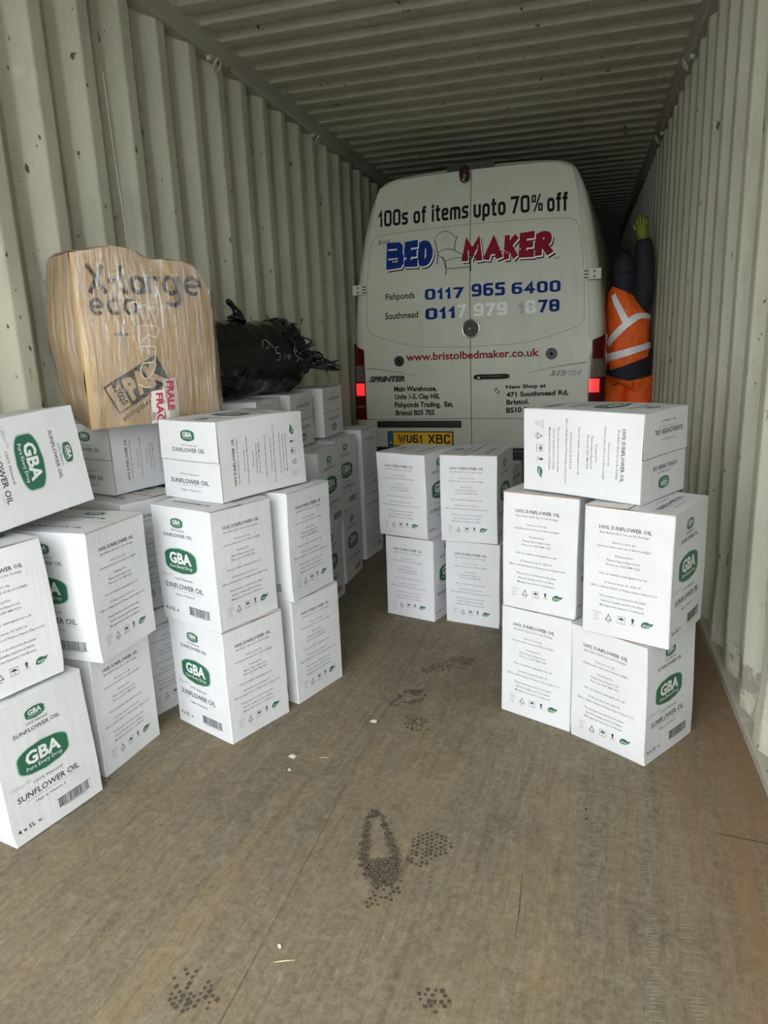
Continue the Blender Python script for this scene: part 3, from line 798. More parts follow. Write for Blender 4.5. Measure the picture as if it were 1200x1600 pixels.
        vs, fs = stroke_uv(pts, w); put(vs, fs, M_bink)
    # logo block, rotated about its lower left corner
    o0 = (.087, .036); ang = math.atan2(.122 - .036, .257 - .087); ca, sa = math.cos(ang), math.sin(ang); Wd = .19; Hd = .090
    def rr(p): return (o0[0] + p[0] * ca - p[1] * sa, o0[1] + p[0] * sa + p[1] * ca)
    rect, rf = superell(Wd / 2, Hd / 2, Wd, Hd, 9, 40); rect = [(x, min(Hd, max(0, y + (y - Hd / 2) * .2))) for x, y in rect]
    b.grid([[front(*rr((Wd * i / 12, Hd * j / 6)), OF) for i in range(13)] for j in range(7)], M_bink)
    vs, fs = text_uv('PAK', .055, .182, .012, .080, .06, bbox=True); put([rr(p) for p in vs], fs, M_kraft, OF * 1.6)
    st = [(.006, .004), (.034, .004), (.034, Hd - .004), (.006, Hd - .004)]
    b.grid([[front(*rr((.005 + .041 * i / 4, .005 + (Hd - .011) * j / 6)), OF * 1.5) for i in range(5)] for j in range(7)], M_kraft)
    vs, fs = text_uv('store', .010, .080, .0, .026, .03, bbox=True); put([rr((.042 - v, .006 + u)) for u, v in vs], fs, M_bink, OF * 2.2)
    vs, fs = text_uv('complete', .000, .110, -.030, -.008, .006, bbox=True); put([rr(p) for p in vs], fs, M_bink)
    # tape strips with red lettering
    for (x0, y0, x1, y1, w, s_, up_) in ((.251, .128, .256, .0, .048, 'FRALE', .0), (.209, .095, .205, -.002, .044, 'FRAG', .01)):
        n = 8; vs = []
        for k in range(n + 1):
            t = k / n; cx = x0 + (x1 - x0) * t; cy = y0 + (y1 - y0) * t
            vs += [(cx - w / 2 + .002 * math.sin(k * 2), cy), (cx + w / 2 + .002 * math.sin(k * 3 + 1), cy + .003)]
        put(vs, [(2 * k, 2 * k + 1, 2 * k + 3, 2 * k + 2) for k in range(n)], M_tape, OF * 3)
        tv, tf = text_uv(s_, 0, .088, 0, .024, .03, bbox=True)
        put([(x0 + .012 - .024 + v + up_ * .3, y0 - .006 - u) for u, v in tv], tf, M_redink, OF * 4)
    # handwriting in white marker
    for ln in ([(.150, .343), (.165, .352), (.190, .345), (.225, .338), (.240, .329), (.236, .312), (.230, .295)], [(.204, .336), (.206, .318), (.205, .300)],
               [(.165, .283), (.200, .286), (.234, .280), (.231, .265), (.224, .250)], [(.224, .250), (.208, .256), (.201, .265), (.197, .282)], [(.201, .263), (.188, .250), (.170, .236)],
               [(.166, .225), (.190, .226), (.215, .223), (.213, .200), (.210, .181)], [(.166, .225), (.170, .212), (.168, .205)], [(.190, .225), (.193, .210), (.188, .202)],
               [(.172, .178), (.209, .178), (.206, .160), (.197, .146), (.178, .133), (.165, .143), (.163, .160), (.172, .178)], [(.15, .12), (.175, .108), (.19, .11)]):
        vs, fs = stroke_uv(smooth_line(ln, 6), .0042); put(vs, fs, M_chalk, OF * 2)
    # torn handle hole
    vs, fs = superell(.118, .262, .042, .010, 2.2, 14); put(vs, fs, M_bink)
    o = b.build('body', root)
    f = shell(0.011, M_film, 'stretch_film', root, 0.006).build('stretch_film', root)
    sd = f.modifiers.new('s', 'SUBSURF'); sd.levels = sd.render_levels = 1
    # loose tail of film at the top left corner
    return root
moving_box()

# ------------------------------------------------------------------ black wrapped bundle
M_black = mat('black_stretch_film', (0.010, 0.010, 0.011), 0.22)
def make_black():
    m = M_black; v = coords(m, (1, 0.3, 0.3)); n = noise_fac(m, v, 10.0, 0.3, 0.7, 5, 0.6, 0.3)
    bump(m, n, 0.35, 0.010)
    rough(m, noise_fac(m, v, 6.0, -0.1, 4.5))
make_black()
M_scrawl = mat('thin_white_marker', (0.32, 0.32, 0.31), 0.6)
def bundle():
    Av = Vector((-1.575, 2.555, 1.205)); Bv = Vector((-1.385, 3.26, 1.205)); ax = (Bv - Av); L = ax.length; ax.normalize()
    root = empty('black_bundle', (-1.48, 2.9075, 1.028), math.atan2(ax.y, ax.x))
    tag(root, 'black plastic wrapped round bundle lying on cartons by the left wall, twisted tail pointing right', 'bundle')
    b = MB(); n = 40; ux = Vector((0, 1, 0)); uz = Vector((0, 0, 1)); rad = 0.166
    rings = []
    NS = 34
    for i in range(NS + 1):
        t = i / NS; x = (t - .5) * L
        if t < .10: r = rad * math.sqrt(max(0, 1 - ((.10 - t) / .10) ** 2)) * .96 + .002
        elif t > .86: r = rad * (1 - ((t - .86) / .14) ** 2.2) * .90 + .030
        else: r = rad * (0.985 + .010 * math.sin(t * 30) + .012 * math.sin(t * 47 + 1))
        ring = []
        for k in range(n):
            a = 2 * PI * k / n
            pl = 0.006 * noise.noise(Vector((x * 4, math.cos(a) * 2, math.sin(a) * 2))) + (0.010 * math.sin(11 * a + 3 * t) * max(0, t - .80) / .2)
            q_ = r + pl
            z = q_ * math.sin(a); z = max(z, -rad * 1.0)
            ring.append(Vector((x, q_ * math.cos(a), z + .178)))
        rings.append(ring)
    vs = [v for r_ in rings for v in r_]; fs = []
    for i in range(NS):
        for k in range(n): fs.append((i * n + k, i * n + (k + 1) % n, (i + 1) * n + (k + 1) % n, (i + 1) * n + k))
    fs.append(tuple(range(n))[::-1]); fs.append(tuple(NS * n + k for k in range(n)))
    b.add(vs, fs, M_black, True)
    # white marker scrawl on the aisle side (-y local)
    def sk(pts):
        v2, f2 = stroke_uv(smooth_line(pts, 5), .0026)
        out = []
        for u, h in v2:
            a = PI - (h - .24) / rad; rr_ = rad * 1.022
            out.append((u, rr_ * math.cos(a) * 1.0, 0.178 + rr_ * math.sin(a)))
        b.add(out, f2, M_scrawl)
    sg = rad * (PI / 2)
    def P(u, h): return (u, h)
    for ln in ([(-.02, .30), (.0, .335), (.03, .33), (.02, .305), (.0, .30)], [(.02, .335), (.06, .30)], [(.09, .305), (.07, .30), (.065, .28), (.09, .275), (.085, .25), (.06, .25)], [(.12, .275), (.125, .25)], [(.14, .27), (.15, .25), (.155, .27), (.165, .25)], [(.22, .29), (.20, .27), (.225, .25), (.205, .235)], [(.235, .255), (.25, .235), (.26, .25)]):
        sk([(u, h - .02) for u, h in ln])
    b.build('body', root)
    # twisted tail with ragged end
    t = MB(); q = random.Random(5)
    spine = [Vector((L * .49, 0, .17)), Vector((L * .49 + .05, -.03, .175)), Vector((L * .49 + .10, -.075, .155)), Vector((L * .49 + .14, -.12, .130)), Vector((L * .49 + .165, -.165, .120))]
    for s_ in range(16):
        off = [Vector((q.uniform(-1, 1), q.uniform(-1, 1), q.uniform(-1, 1))) for _ in spine]
        pts = [p + o_ * w for p, o_, w in zip(spine, off, (.06, .035, .028, .022, .034))]
        t.tube(smooth_line([tuple(p) for p in pts], 4), [.020, .018, .017, .016, .015, .014, .014, .014, .014, .013, .012, .011, .010, .008, .006, .004, .002][:17], M_black, 6)
    t.build('twisted_tail', root)
    # loops of film standing up along the far rim and a torn tuft on top
    l = MB()
    for s_ in range(12):
        a0 = q.uniform(.2, 2.0); x0 = L * .5 - .16 + q.uniform(-.05, .10)
        pts = []
        for k in range(7):
            a = a0 + k * .13 - PI * .28; rr_ = rad * (1.0 + .10 * math.sin(PI * k / 6) * q.uniform(.4, 1.1) - .10 * max(0, (x0 - L * .5 + .12)) / .12)
            pts.append((x0 + k * .010 * q.uniform(-1, 2), -rr_ * math.cos(a), .178 + rr_ * math.sin(a)))
        l.tube(smooth_line(pts, 3), q.uniform(.003, .007), M_black, 5)
    l.build('film_loops', root)
    tf = MB()
    tf.tube(smooth_line([(-.02, -.03, .345), (-.015, -.03, .375), (-.04, -.03, .405), (-.075, -.035, .425)], 4), [.045, .040, .034, .028, .022, .017, .014, .012, .012, .013, .014, .012, .006], M_black, 7)
    tf.build('torn_tuft', root)
bundle()

# ------------------------------------------------------------------ the van
M_vanw = mat('van_white_paint', (0.56, 0.575, 0.52), 0.32)
def make_van():
    m = M_vanw; v = coords(m)
    c = mixc(m, noise_fac(m, v, 1.6, 0.3, 0.7), (0.62, 0.65, 0.53), (0.55, 0.575, 0.47))
    c = mixc(m, mul(m, noise_fac(m, coords(m, (1, 1, .3)), 11.0, 0.55, 0.8, 6), 0.4), c, (0.42, 0.42, 0.36))
    base(m, c); rough(m, noise_fac(m, v, 4.0, -0.8, 1.8))
make_van()
M_gap = mat('door_seal_rubber', (0.012, 0.012, 0.012), 0.8)
M_plas = mat('black_plastic', (0.018, 0.018, 0.018), 0.45)
M_vblk = mat('black_vinyl', (0.012, 0.012, 0.014), 0.75, Specular_IOR_Level=0.15)
M_vblu = mat('blue_vinyl', (0.008, 0.035, 0.20), 0.75, Specular_IOR_Level=0.15)
M_vred = mat('red_vinyl', (0.26, 0.012, 0.03), 0.75, Specular_IOR_Level=0.15)
M_vwht = mat('white_vinyl', (0.92, 0.92, 0.90), 0.6)
M_vgry = mat('faded_grey_vinyl', (0.28, 0.31, 0.32), 0.4)
M_chrome = mat('chrome', (0.7, 0.7, 0.7), 0.18, 1.0)
M_lred = mat('red_lamp_lens', (0.085, 0.004, 0.008), 0.12)
M_lclr = mat('clear_lamp_lens', (0.13, 0.11, 0.085), 0.12)
M_reflglow = mat('glowing_red_reflector', (0.8, 0.03, 0.03), 0.2)  # red reflector; emission imitates light thrown back, no lamp is on
M_reflglow.node_tree.nodes['Principled BSDF'].inputs['Emission Color'].default_value = (1.0, 0.035, 0.04, 1)
M_reflglow.node_tree.nodes['Principled BSDF'].inputs['Emission Strength'].default_value = 0.85
M_yel = mat('yellow_number_plate', (0.85, 0.50, 0.02), 0.4)
M_pblue = mat('plate_blue_band', (0.01, 0.14, 0.30), 0.4)
M_tyre = mat('tyre_rubber', (0.02, 0.02, 0.02), 0.8)
M_camr = mat('dark_red_camera_housing', (0.06, 0.022, 0.02), 0.35)

def interp(tab, x):
    if x <= tab[0][0]: return tab[0][1]
    for (a, va), (b2, vb) in zip(tab, tab[1:]):
        if x <= b2: return va + (vb - va) * (x - a) / (b2 - a)
    return tab[-1][1]

def van():
    th = R(-4.0)
    root = empty('delivery_van', (-0.807, 5.4, 0), th)
    tag(root, 'white delivery van parked deep in the container, rear doors covered in shop lettering', 'van')
    HW = [(.12, .95), (.42, .965), (.65, .972), (1.25, .958), (1.6, .930), (1.85, .892), (2.05, .856), (2.17, .826), (2.27, .796), (2.35, .765), (2.40, .735), (2.435, .69), (2.455, .62), (2.47, .50), (2.48, .35), (2.487, .15)]
    def sw(z): return 0.10 * ((z - 1.55) / .95) ** 1.6 if z > 1.55 else 0.0
    def P(u, z, off=0.0): return Vector((u, sw(z) - off, z))
    # body shell
    zs = [.42, .5, .6, .7, .85, 1.0, 1.15, 1.3, 1.45, 1.6, 1.72, 1.85, 1.95, 2.05, 2.12, 2.2, 2.27, 2.32, 2.37, 2.41, 2.435, 2.455, 2.47, 2.48, 2.487]
    b = MB(); rows = []
    LEN = 4.7
    for z in zs:
        hw = interp(HW, z); w0 = sw(z); r = min(.075, hw * .45)
        w0 += 0.05 * max(0, (z - 2.43) / .057) ** 2
        half = []
        for k in range(9): half.append((hw * 0.0 + (hw - r) * k / 8, w0 + 0.010 * (k / 8) ** 3))
        for k in range(1, 7):
            a = k / 6 * PI / 2; half.append((hw - r + r * math.sin(a), w0 + .010 + r * (1 - math.cos(a))))
        half += [(hw + .004, w0 + .5), (hw + .006, w0 + 1.5), (hw + .004, 3.4), (hw * (0.97 if z > .9 else 1), 4.0), (hw * .90, LEN - (.5 * max(0, z - 1.0)))]
        half[-1] = (half[-1][0], max(half[-1][1], 3.6 + .05))
        rows.append([(-u, w, z) for u, w in half[::-1]] + [(u, w, z) for u, w in half[1:]])
    b.grid(rows, M_vanw)
    b.add([rows[0][i] for i in (0, -1)] + [rows[12][i] for i in (-1, 0)] + [rows[-1][-1], rows[-1][0]], [(0, 1, 2, 3), (3, 2, 4, 5)], M_vanw)
    b.add([p for p in rows[0]], [tuple(range(len(rows[0])))], M_gap)
    b.add([p for p in rows[-1]], [tuple(range(len(rows[-1])))], M_vanw)
    body = b.build('body', root)
    # rear doors
    DW = [(.43, .868), (.66, .868), (1.22, .865), (1.5, .850), (1.66, .841), (1.85, .812), (2.1, .772), (2.2, .757), (2.36, .722), (2.40, .700), (2.42, .665), (2.44, .60)]
    def door_grid(sg, z0, off, grow):
        G = []
        for j in range(41):
            s_ = j / 40; row = []
            for i in range(15):
                t = i / 14
                zt = 2.450 + grow - .012 * t * t - .045 * max(0, (t - .86) / .14) ** 2
                z = z0 - grow + (zt - z0 + grow) * s_
                u = (0.0025 if grow == 0 else -grow) + t * (interp(DW, z) + grow - .0025)
                row.append(P(sg * u, z, off))
            G.append(row)
        return G
    def thick(mb, G, m, d, flip):
        mb.grid(G, m, True, flip)
        edge = [G[0][i] for i in range(15)] + [G[j][14] for j in range(1, 41)] + [G[40][i] for i in range(13, -1, -1)] + [G[j][0] for j in range(39, -1, -1)]
        mb.grid([edge, [p + Vector((0, d, 0)) for p in edge]], m, False, not flip)
    doors = []
    for sg in (-1, 1):
        sl = MB(); thick(sl, door_grid(sg, .435, .0035, .005), M_gap, .02, sg < 0); 
        d = MB(); thick(d, door_grid(sg, .435, .0085, 0), M_vanw, .01, sg < 0)
        doors.append((sl, d))
    OFF = .0098
    def put(k, vs, fs, m, off=OFF): doors[k][1].add([P(u, z, off) for u, z in vs], fs, m)
    def quad(s_, bl, br, tl, tr, m, bold=.03, k=None, off=OFF, shear=0.0, d=(0, 0), res=3, st=0, grow=0.0):
        vs, fs = stroked(s_, st, grow) if st else glyphs(s_, bold, shear, res)
        ax, bx = min(v[0] for v in vs), max(v[0] for v in vs); ay, by = min(v[1] for v in vs), max(v[1] for v in vs)
        out = []
        for x, y in vs:
            a = (x - ax) / (bx - ax); c = (y - ay) / (by - ay)
            out.append((bl[0] * (1 - a) * (1 - c) + br[0] * a * (1 - c) + tl[0] * (1 - a) * c + tr[0] * a * c + d[0], bl[1] * (1 - a) * (1 - c) + br[1] * a * (1 - c) + tl[1] * (1 - a) * c + tr[1] * a * c + d[1]))
        if k is None: k = 0 if (bl[0] + br[0]) < 0 else 1
        put(k, out, fs, m, off)
    K = M_vblk
    quad('100s of items', (-.716, 2.114), (-.016, 2.116), (-.717, 2.243), (-.016, 2.247), K, st=.175)
    quad('upto', (.023, 2.086), (.257, 2.086), (.021, 2.232), (.254, 2.232), K, st=.175)
    quad('70%', (.293, 2.113), (.518, 2.110), (.29, 2.236), (.514, 2.234), K, st=.175)
    quad('off', (.549, 2.104), (.69, 2.101), (.545, 2.229), (.686, 2.227), K, st=.175)
    quad('Bristol', (-.715, 1.985), (-.62, 1.989), (-.715, 2.019), (-.62, 2.025), K, 0, shear=.25)
    quad('Ltd', (.612, 1.783), (.643, 1.783), (.611, 1.802), (.642, 1.801), K, 0, shear=.25)
    big = [('B', -.649, -.512, 1.801, 1.991, M_vblu), ('E', -.506, -.402, 1.806, 1.991, M_vblu), ('D', -.394, -.284, 1.808, 1.990, M_vblu),
           ('M', -.061, .093, 1.815, 1.988, M_vred), ('A', .098, .244, 1.811, 1.985, M_vred), ('K', .246, .352, 1.805, 1.981, M_vred), ('E', .358, .464, 1.809, 1.980, M_vred), ('R', .472, .601, 1.808, 1.977, M_vred)]
    for i, (ch, a, c, z0, z1, m) in enumerate(big):
        sk = [(0, .012), (.006, -.004), (-.004, 0), (.004, -.012), (0, .010), (-.006, .004), (.006, -.002), (0, .010)][i]
        kk = 0 if a < -.1 else 1
        for (mm, dd, o_, bo) in ((M_vblk, (.014, -.018), OFF, .105), (M_vwht, (.006, -.008), OFF + .0004, .095), (m, (0, 0), OFF + .0008, .085)):
            g_ = {M_vblk: .016, M_vwht: .030}.get(mm, 0.0); e_ = g_ * .09
            quad(ch, (a - .004 - e_, z0 + sk[0] - .004 - e_), (c + e_, z0 + sk[1] * .4 - e_), (a + .004 - e_, z1 + sk[1] * .3 + e_), (c + .004 + e_, z1 + sk[0] + e_), mm, 0, kk, o_, 0, dd, st=.245 if ch == 'B' else .275, grow=g_)
    for ln, w in (([(-.271, 1.989), (-.241, 2.024), (-.19, 2.04), (-.147, 2.024), (-.109, 1.989)], .004), ([(-.096, 2.0), (-.113, 1.95), (-.116, 1.895)], .006), ([(-.267, 1.983), (-.249, 1.906), (-.245, 1.877), (-.249, 1.81)], .006),
                  ([(-.245, 1.889), (-.206, 1.909), (-.163, 1.913), (-.112, 1.895), (-.027, 1.845), (.002, 1.831)], .0045), ([(-.189, 1.825), (-.129, 1.843), (-.061, 1.844), (-.002, 1.834)], .0045), ([(-.241, 1.877), (-.206, 1.843), (-.184, 1.781)], .0045),
                  ([(-.21, 1.863), (-.189, 1.829), (-.18, 1.773), (-.186, 1.729)], .006), ([(-.18, 1.773), (-.095, 1.773), (-.003, 1.774)], .005), ([(.015, 1.842), (.004, 1.815), (.007, 1.744)], .007), ([(.015, 1.838), (.03, 1.855), (.036, 1.824)], .005)):
        vs, fs = stroke_uv(smooth_line(ln, 5), w); put(0 if ln[0][0] < 0 else 1, vs, fs, K, OFF + .001)
    quad('Fishponds', (-.664, 1.560), (-.428, 1.563), (-.662, 1.622), (-.427, 1.626), K, .015)
    quad('0117', (-.348, 1.557), (-.044, 1.556), (-.347, 1.647), (-.044, 1.645), M_vblu, st=.20)
    quad('965', (.012, 1.562), (.26, 1.559), (.012, 1.652), (.259, 1.651), M_vblu, st=.20)
    quad('6400', (.309, 1.561), (.656, 1.560), (.308, 1.651), (.654, 1.647), M_vblu, st=.20)
    quad('Southmead', (-.673, 1.430), (-.405, 1.434), (-.671, 1.480), (-.404, 1.484), K, .015)
    quad('011', (-.348, 1.414), (-.116, 1.417), (-.346, 1.506), (-.115, 1.508), M_vblu, st=.20)
    quad('7', (-.098, 1.417), (-.029, 1.418), (-.096, 1.509), (-.028, 1.510), M_vwht, st=.20)
    quad('979', (.026, 1.419), (.276, 1.419), (.027, 1.512), (.276, 1.511), M_vwht, st=.20)
    quad('1', (.352, 1.421), (.398, 1.420), (.351, 1.513), (.397, 1.513), M_vgry, st=.20)
    quad('8', (.409, 1.420), (.484, 1.421), (.408, 1.513), (.483, 1.512), M_vwht, st=.20)
    quad('78', (.500, 1.421), (.651, 1.423), (.499, 1.512), (.649, 1.511), M_vblu, st=.20)
    quad('www.bristolbedmaker.co.uk', (-.511, 1.110), (.512, 1.115), (-.51, 1.168), (.511, 1.173), M_vred, .022, 0, OFF + .0004)
    for s_, bl, br, tl, tr in (('Main Warehouse,', (-.62, .868), (-.272, .869), (-.618, .918), (-.27, .916)), ('Units 1-5, Clay Hill,', (-.617, .803), (-.248, .805), (-.616, .856), (-.247, .857)),
                               ('Fishponds Trading,  Est,', (-.62, .738), (-.141, .740), (-.618, .793), (-.14, .794)), ('Bristol BS5 7ES', (-.613, .686), (-.292, .689), (-.611, .729), (-.291, .731)),
                               ('New Shop at', (.268, .874), (.564, .880), (.268, .910), (.564, .918)), ('471 Southmead Rd,', (.271, .814), (.726, .826), (.271, .858), (.725, .870)), ('Bristol.', (.272, .762), (.442, .768), (.272, .802), (.441, .806)), ('BS10 5LZ', (.271, .701), (.5, .708), (.271, .744), (.5, .750))):
        quad(s_, bl, br, tl, tr, K, .035)
    # shade of the pressed panel line and creases, drawn as flat grey strips
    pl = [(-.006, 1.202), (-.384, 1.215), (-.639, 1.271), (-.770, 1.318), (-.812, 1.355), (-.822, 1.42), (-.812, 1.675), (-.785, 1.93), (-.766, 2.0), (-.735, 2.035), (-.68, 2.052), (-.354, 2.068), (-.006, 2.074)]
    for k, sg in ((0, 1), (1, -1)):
        vs, fs = stroke_uv(smooth_line([(sg * u, z) for u, z in pl], 5), .0032); put(k, vs, fs, M_gap if k == 9 else M_crease_shade, OFF)
        vs, fs = stroke_uv(smooth_line([(sg * -.846, 1.062), (sg * -.62, 1.034), (sg * -.409, .99)], 6), [.008 - .006 * i / 12 for i in range(13)]); put(k, vs, fs, M_crease_shade, OFF)
        vs, fs = stroke_uv([(sg * -.868, .655), (sg * -.003, .662)], .006); put(k, vs, fs, M_crease_shade, OFF)
    dl = []
    for i, (sl, d) in enumerate(doors):
        o = d.build('rear_door', root); sl.build('door_seal', o); dl.append(o)
    def part(name, parent, fn):
        mb = MB(); fn(mb); return mb.build(name, parent)
    def disc(mb, u, z, r, m, off, n=28, th_=.006):
        c = [P(u + r * math.cos(2 * PI * k / n), z + r * math.sin(2 * PI * k / n), off) for k in range(n)]
        c2_ = [p + Vector((0, th_, 0)) for p in c]
        mb.add(c, [tuple(range(n))], m); mb.grid([c + [c[0]], c2_ + [c2_[0]]], m, True)
    def ring(mb, u, z, r, t_, m, off, n=32):
        mb.tube([P(u + r * math.cos(2 * PI * k / n), z + r * math.sin(2 * PI * k / n), off) for k in range(n + 1)], t_, m, 8, False)
    # star badge
    def star(mb):
        disc(mb, .006, 1.333, .062, M_plas, .016, th_=.012); ring(mb, .006, 1.333, .064, .006, M_chrome, .018)
        for a in (90, 210, 330):
            ca, sa = math.cos(R(a)), math.sin(R(a))
            mb.add([P(.006 + .058 * ca, 1.333 + .058 * sa, .020), P(.006 - .007 * sa, 1.333 + .007 * ca, .020), P(.006, 1.333, .026), P(.006 + .007 * sa, 1.333 - .007 * ca, .020)], [(0, 1, 2), (0, 2, 3)], M_chrome)
    part('star_badge', dl[1], star)
    for sg, k, u, z in ((-1, 0, -.568, 1.111), (1, 1, .600, 1.131)):
        part('round_plug', dl[k], lambda mb: (disc(mb, u, z, .038, M_plas, .017), ring(mb, u, z, .037, .004, M_plas, .015), disc(mb, u, z, .012, M_vblk, .020)))
    def handle(mb):
        pts = [(.035, .975), (.06, .977), (.11, .978), (.165, .978), (.22, .978), (.265, .979), (.292, .978)]
        mb.tube([P(u, z, .040 if 0 < i < 6 else .024) for i, (u, z) in enumerate(pts)], [.016, .020, .019, .018, .018, .018, .012], M_plas, 12)
        disc(mb, .072, .973, .009, M_chrome, .062)
    hb = part('door_handle', dl[1], handle)
    def bowl(mb):
        n = 32; c = [P(.190, .978, .0102)]; 
        o_ = [P(.190 + .066 * math.cos(2 * PI * k / n), .978 + .072 * math.sin(2 * PI * k / n), .0100) for k in range(n)]
        ii = [P(.190 + .058 * math.cos(2 * PI * k / n), .978 + .064 * math.sin(2 * PI * k / n), .0125) for k in range(n)]
        mb.grid([o_ + [o_[0]], ii + [ii[0]]], M_vanw); mb.add(ii, [tuple(range(n))], M_vanw)
    part('handle_bowl', dl[1], bowl)
    part('lock_cylinder', dl[1], lambda mb: (disc(mb, .203, .870, .022, M_plas, .018), disc(mb, .203, .870, .013, M_chrome, .021), ring(mb, .203, .870, .021, .004, M_chrome, .017)))
    # badges
    def badge(s_, bl, br, tl, tr, m, sh, kk, nm):
        mb = MB()
        vs, fs = glyphs(s_, .04, sh, 2); ax, bx = min(v[0] for v in vs), max(v[0] for v in vs); ay, by = min(v[1] for v in vs), max(v[1] for v in vs)
        for off, mm, d in ((.0130, M_plas, (.003, -.003)), (.0150, m, (0, 0))):
            mb.add([P(bl[0] + (br[0] - bl[0]) * (x - ax) / (bx - ax) + d[0], bl[1] + (tl[1] - bl[1]) * (y - ay) / (by - ay) + d[1], off) for x, y in vs], fs, mm)
        return mb.build(nm, dl[kk])
    M_bad = mat('dark_chrome_badge', (0.10, 0.105, 0.10), 0.3, .6)
    badge('SPRINTER', (-.826, .955), (-.53, .955), (-.826, 1.0), (-.53, .99), M_bad, .3, 0, 'model_badge')
    badge('313', (.59, .973), (.703, .975), (.59, 1.012), (.706, 1.014), M_vgry, .3, 1, 'model_badge')
    badge('CDI', (.712, .975), (.812, .979), (.71, 1.012), (.811, 1.014), M_bad, .3, 1, 'model_badge')
    # hinges
    for k, us, z in ((0, (-.928, -.808), 1.661), (1, (.808, .930), 1.664)):
        def hg(mb):
            mb.box((us[0], sw(z) - .034, z - .036), (us[1], sw(z) - .006 + .02, z + .036), M_vanw)
            c = (us[0] + us[1]) / 2 - (.02 if k == 0 else -.02) * 0
            ob = us[0] + .045 if k == 0 else us[1] - .045
            for dz in (-.018, .018): mb.tube([(ob, sw(z) - .030, z + dz), (ob, sw(z) - .0375, z + dz)], .007, M_plas, 10)
            ib = us[1] - .022 if k == 0 else us[0] + .022
            for dz in (-.022, 0, .022): mb.box((ib - .016, sw(z) - .0355, z + dz - .004), (ib + .016, sw(z) - .033, z + dz + .003), M_gap)
        bevel(part('door_hinge', dl[k], hg), .004)
    # tail lamps wrap the corners
    for sg in (-1, 1):
        def lamp(mb, z0, z1, m, off=.012, a=.862, inn=0.0, tp=0.0):
            G = []
            for z, tt in ((z0, 0), (z0 + (z1 - z0) * .5, 0), (z1, tp)):
                hw = interp(HW, z); row = []
                r = .075
                for k, (u, w) in enumerate([(a + inn, 0), (a + .02, 0), (hw - .055, 0.004), (hw - .025, .012), (hw - .008, .032), (hw + .002, .065), (hw + .006, .12), (hw + .008, .20)]):
                    row.append(Vector((sg * (u + (off if k > 4 else 0) * .8), sw(z) + w - off * (1 if k < 6 else .2), z + tt * k / 7)))
                G.append(row)
            mb.grid(G, m, True, sg < 0)
        lr = MB(); lamp(lr, .655, 1.205, M_lred, .010, .860, 0, .07); L_ = lr.build('tail_lamp', root)
        x_ = MB(); lamp(x_, .955, 1.085, M_lclr, .0125, .868); x_.build('clear_lens', L_)
        x_ = MB(); G = []
        for z in (.848, .945): G.append([Vector((sg * u, -.0150 + w, z)) for u, w in ((.868, 0), (.90, 0), (.940, .006))])
        x_.grid(G, M_reflglow, True, sg < 0); x_.build('glowing_reflector', L_)  # reflector patch, its glow comes from the material
        x_ = MB(); lamp(x_, .752, .768, M_lclr, .0125, .872); x_.build('lower_lens', L_)
    # high brake lamp strip and drooping camera
    part('high_brake_lamp', root, lambda mb: mb.box((-.18, sw(2.46) - .020, 2.452), (.165, sw(2.46) + .06, 2.486), M_plas))
    def cam_(mb):
        mb.tube(smooth_line([(-.045, .07, 2.475), (-.045, .045, 2.455), (-.042, .035, 2.43)], 3), .012, M_plas, 8)
        mb.tube([(-.042, .050, 2.455), (-.042, .040, 2.440), (-.040, .034, 2.41), (-.038, .032, 2.375), (-.036, .034, 2.362)], [.030, .038, .040, .034, .020], M_camr, 10)
        mb.tube([(-.038, .002, 2.372), (-.038, -.006, 2.370)], .012, M_chrome, 10)
    part('reversing_camera', root, cam_)
    # grip strip and number plate in its recess
    bevel(part('grip_strip', dl[0], lambda mb: mb.box((-.770, -.030, .592), (-.077, .0, .645), M_plas)), .008, 3)
    pr = MB(); pr.box((-.686, -.020, .440), (-.142, -.006, .562), M_plas); plate = pr.build('number_plate', dl[0]); bevel(plate, .003)
    pf = MB(); pf.box((-.678, -.0225, .448), (-.150, -.0195, .554), M_yel); pf.box((-.678, -.0232, .448), (-.636, -.0195, .554), M_pblue)
    def pt(s_, x0, x1, z0, z1, m, bo):
        vs, fs = stroked(s_, .165, gap=.13) if s_ != 'GB' else glyphs(s_, bo)
        ax, bx = min(v[0] for v in vs), max(v[0] for v in vs); ay, by = min(v[1] for v in vs), max(v[1] for v in vs)
        pf.add([(x0 + (x - ax) / (bx - ax) * (x1 - x0), -.0240, z0 + (y - ay) / (by - ay) * (z1 - z0)) for x, y in vs], fs, m)
    pt('WU61', -.595, -.395, .464, .540, M_vblk, .055); pt('XBC', -.345, -.168, .464, .540, M_vblk, .055); pt('GB', -.672, -.645, .462, .480, M_yel, .02)
    pf.build('plate_face', plate)
    # bumper, sills, wheels
    bevel(part('rear_bumper', root, lambda mb: mb.box((-.93, -.03, .22), (.93, .16, .428), M_plas)), .02, 3)
    part('underbody', root, lambda mb: mb.box((-.80, .2, .25), (.80, 4.5, .45), M_plas))
    for u in (-.85, .85):
        for w in (1.0, 3.75):
            mb = MB(); n = 28
            prof = [(.20, -.10), (.31, -.11), (.335, -.08), (.34, 0), (.335, .08), (.31, .11), (.20, .10)]
            mb.grid([[(u + x, w + r_ * math.cos(2 * PI * k / n), .345 + r_ * math.sin(2 * PI * k / n)) for k in range(n + 1)] for r_, x in prof], M_tyre)
            mb.add([(u + .10, w + .2 * math.cos(2 * PI * k / n), .345 + .2 * math.sin(2 * PI * k / n)) for k in range(n)], [tuple(range(n))], M_plas)
            mb.add([(u - .10, w + .2 * math.cos(2 * PI * k / n), .345 + .2 * math.sin(2 * PI * k / n)) for k in range(n)], [tuple(range(n))], M_plas)
            mb.build('wheel', root)
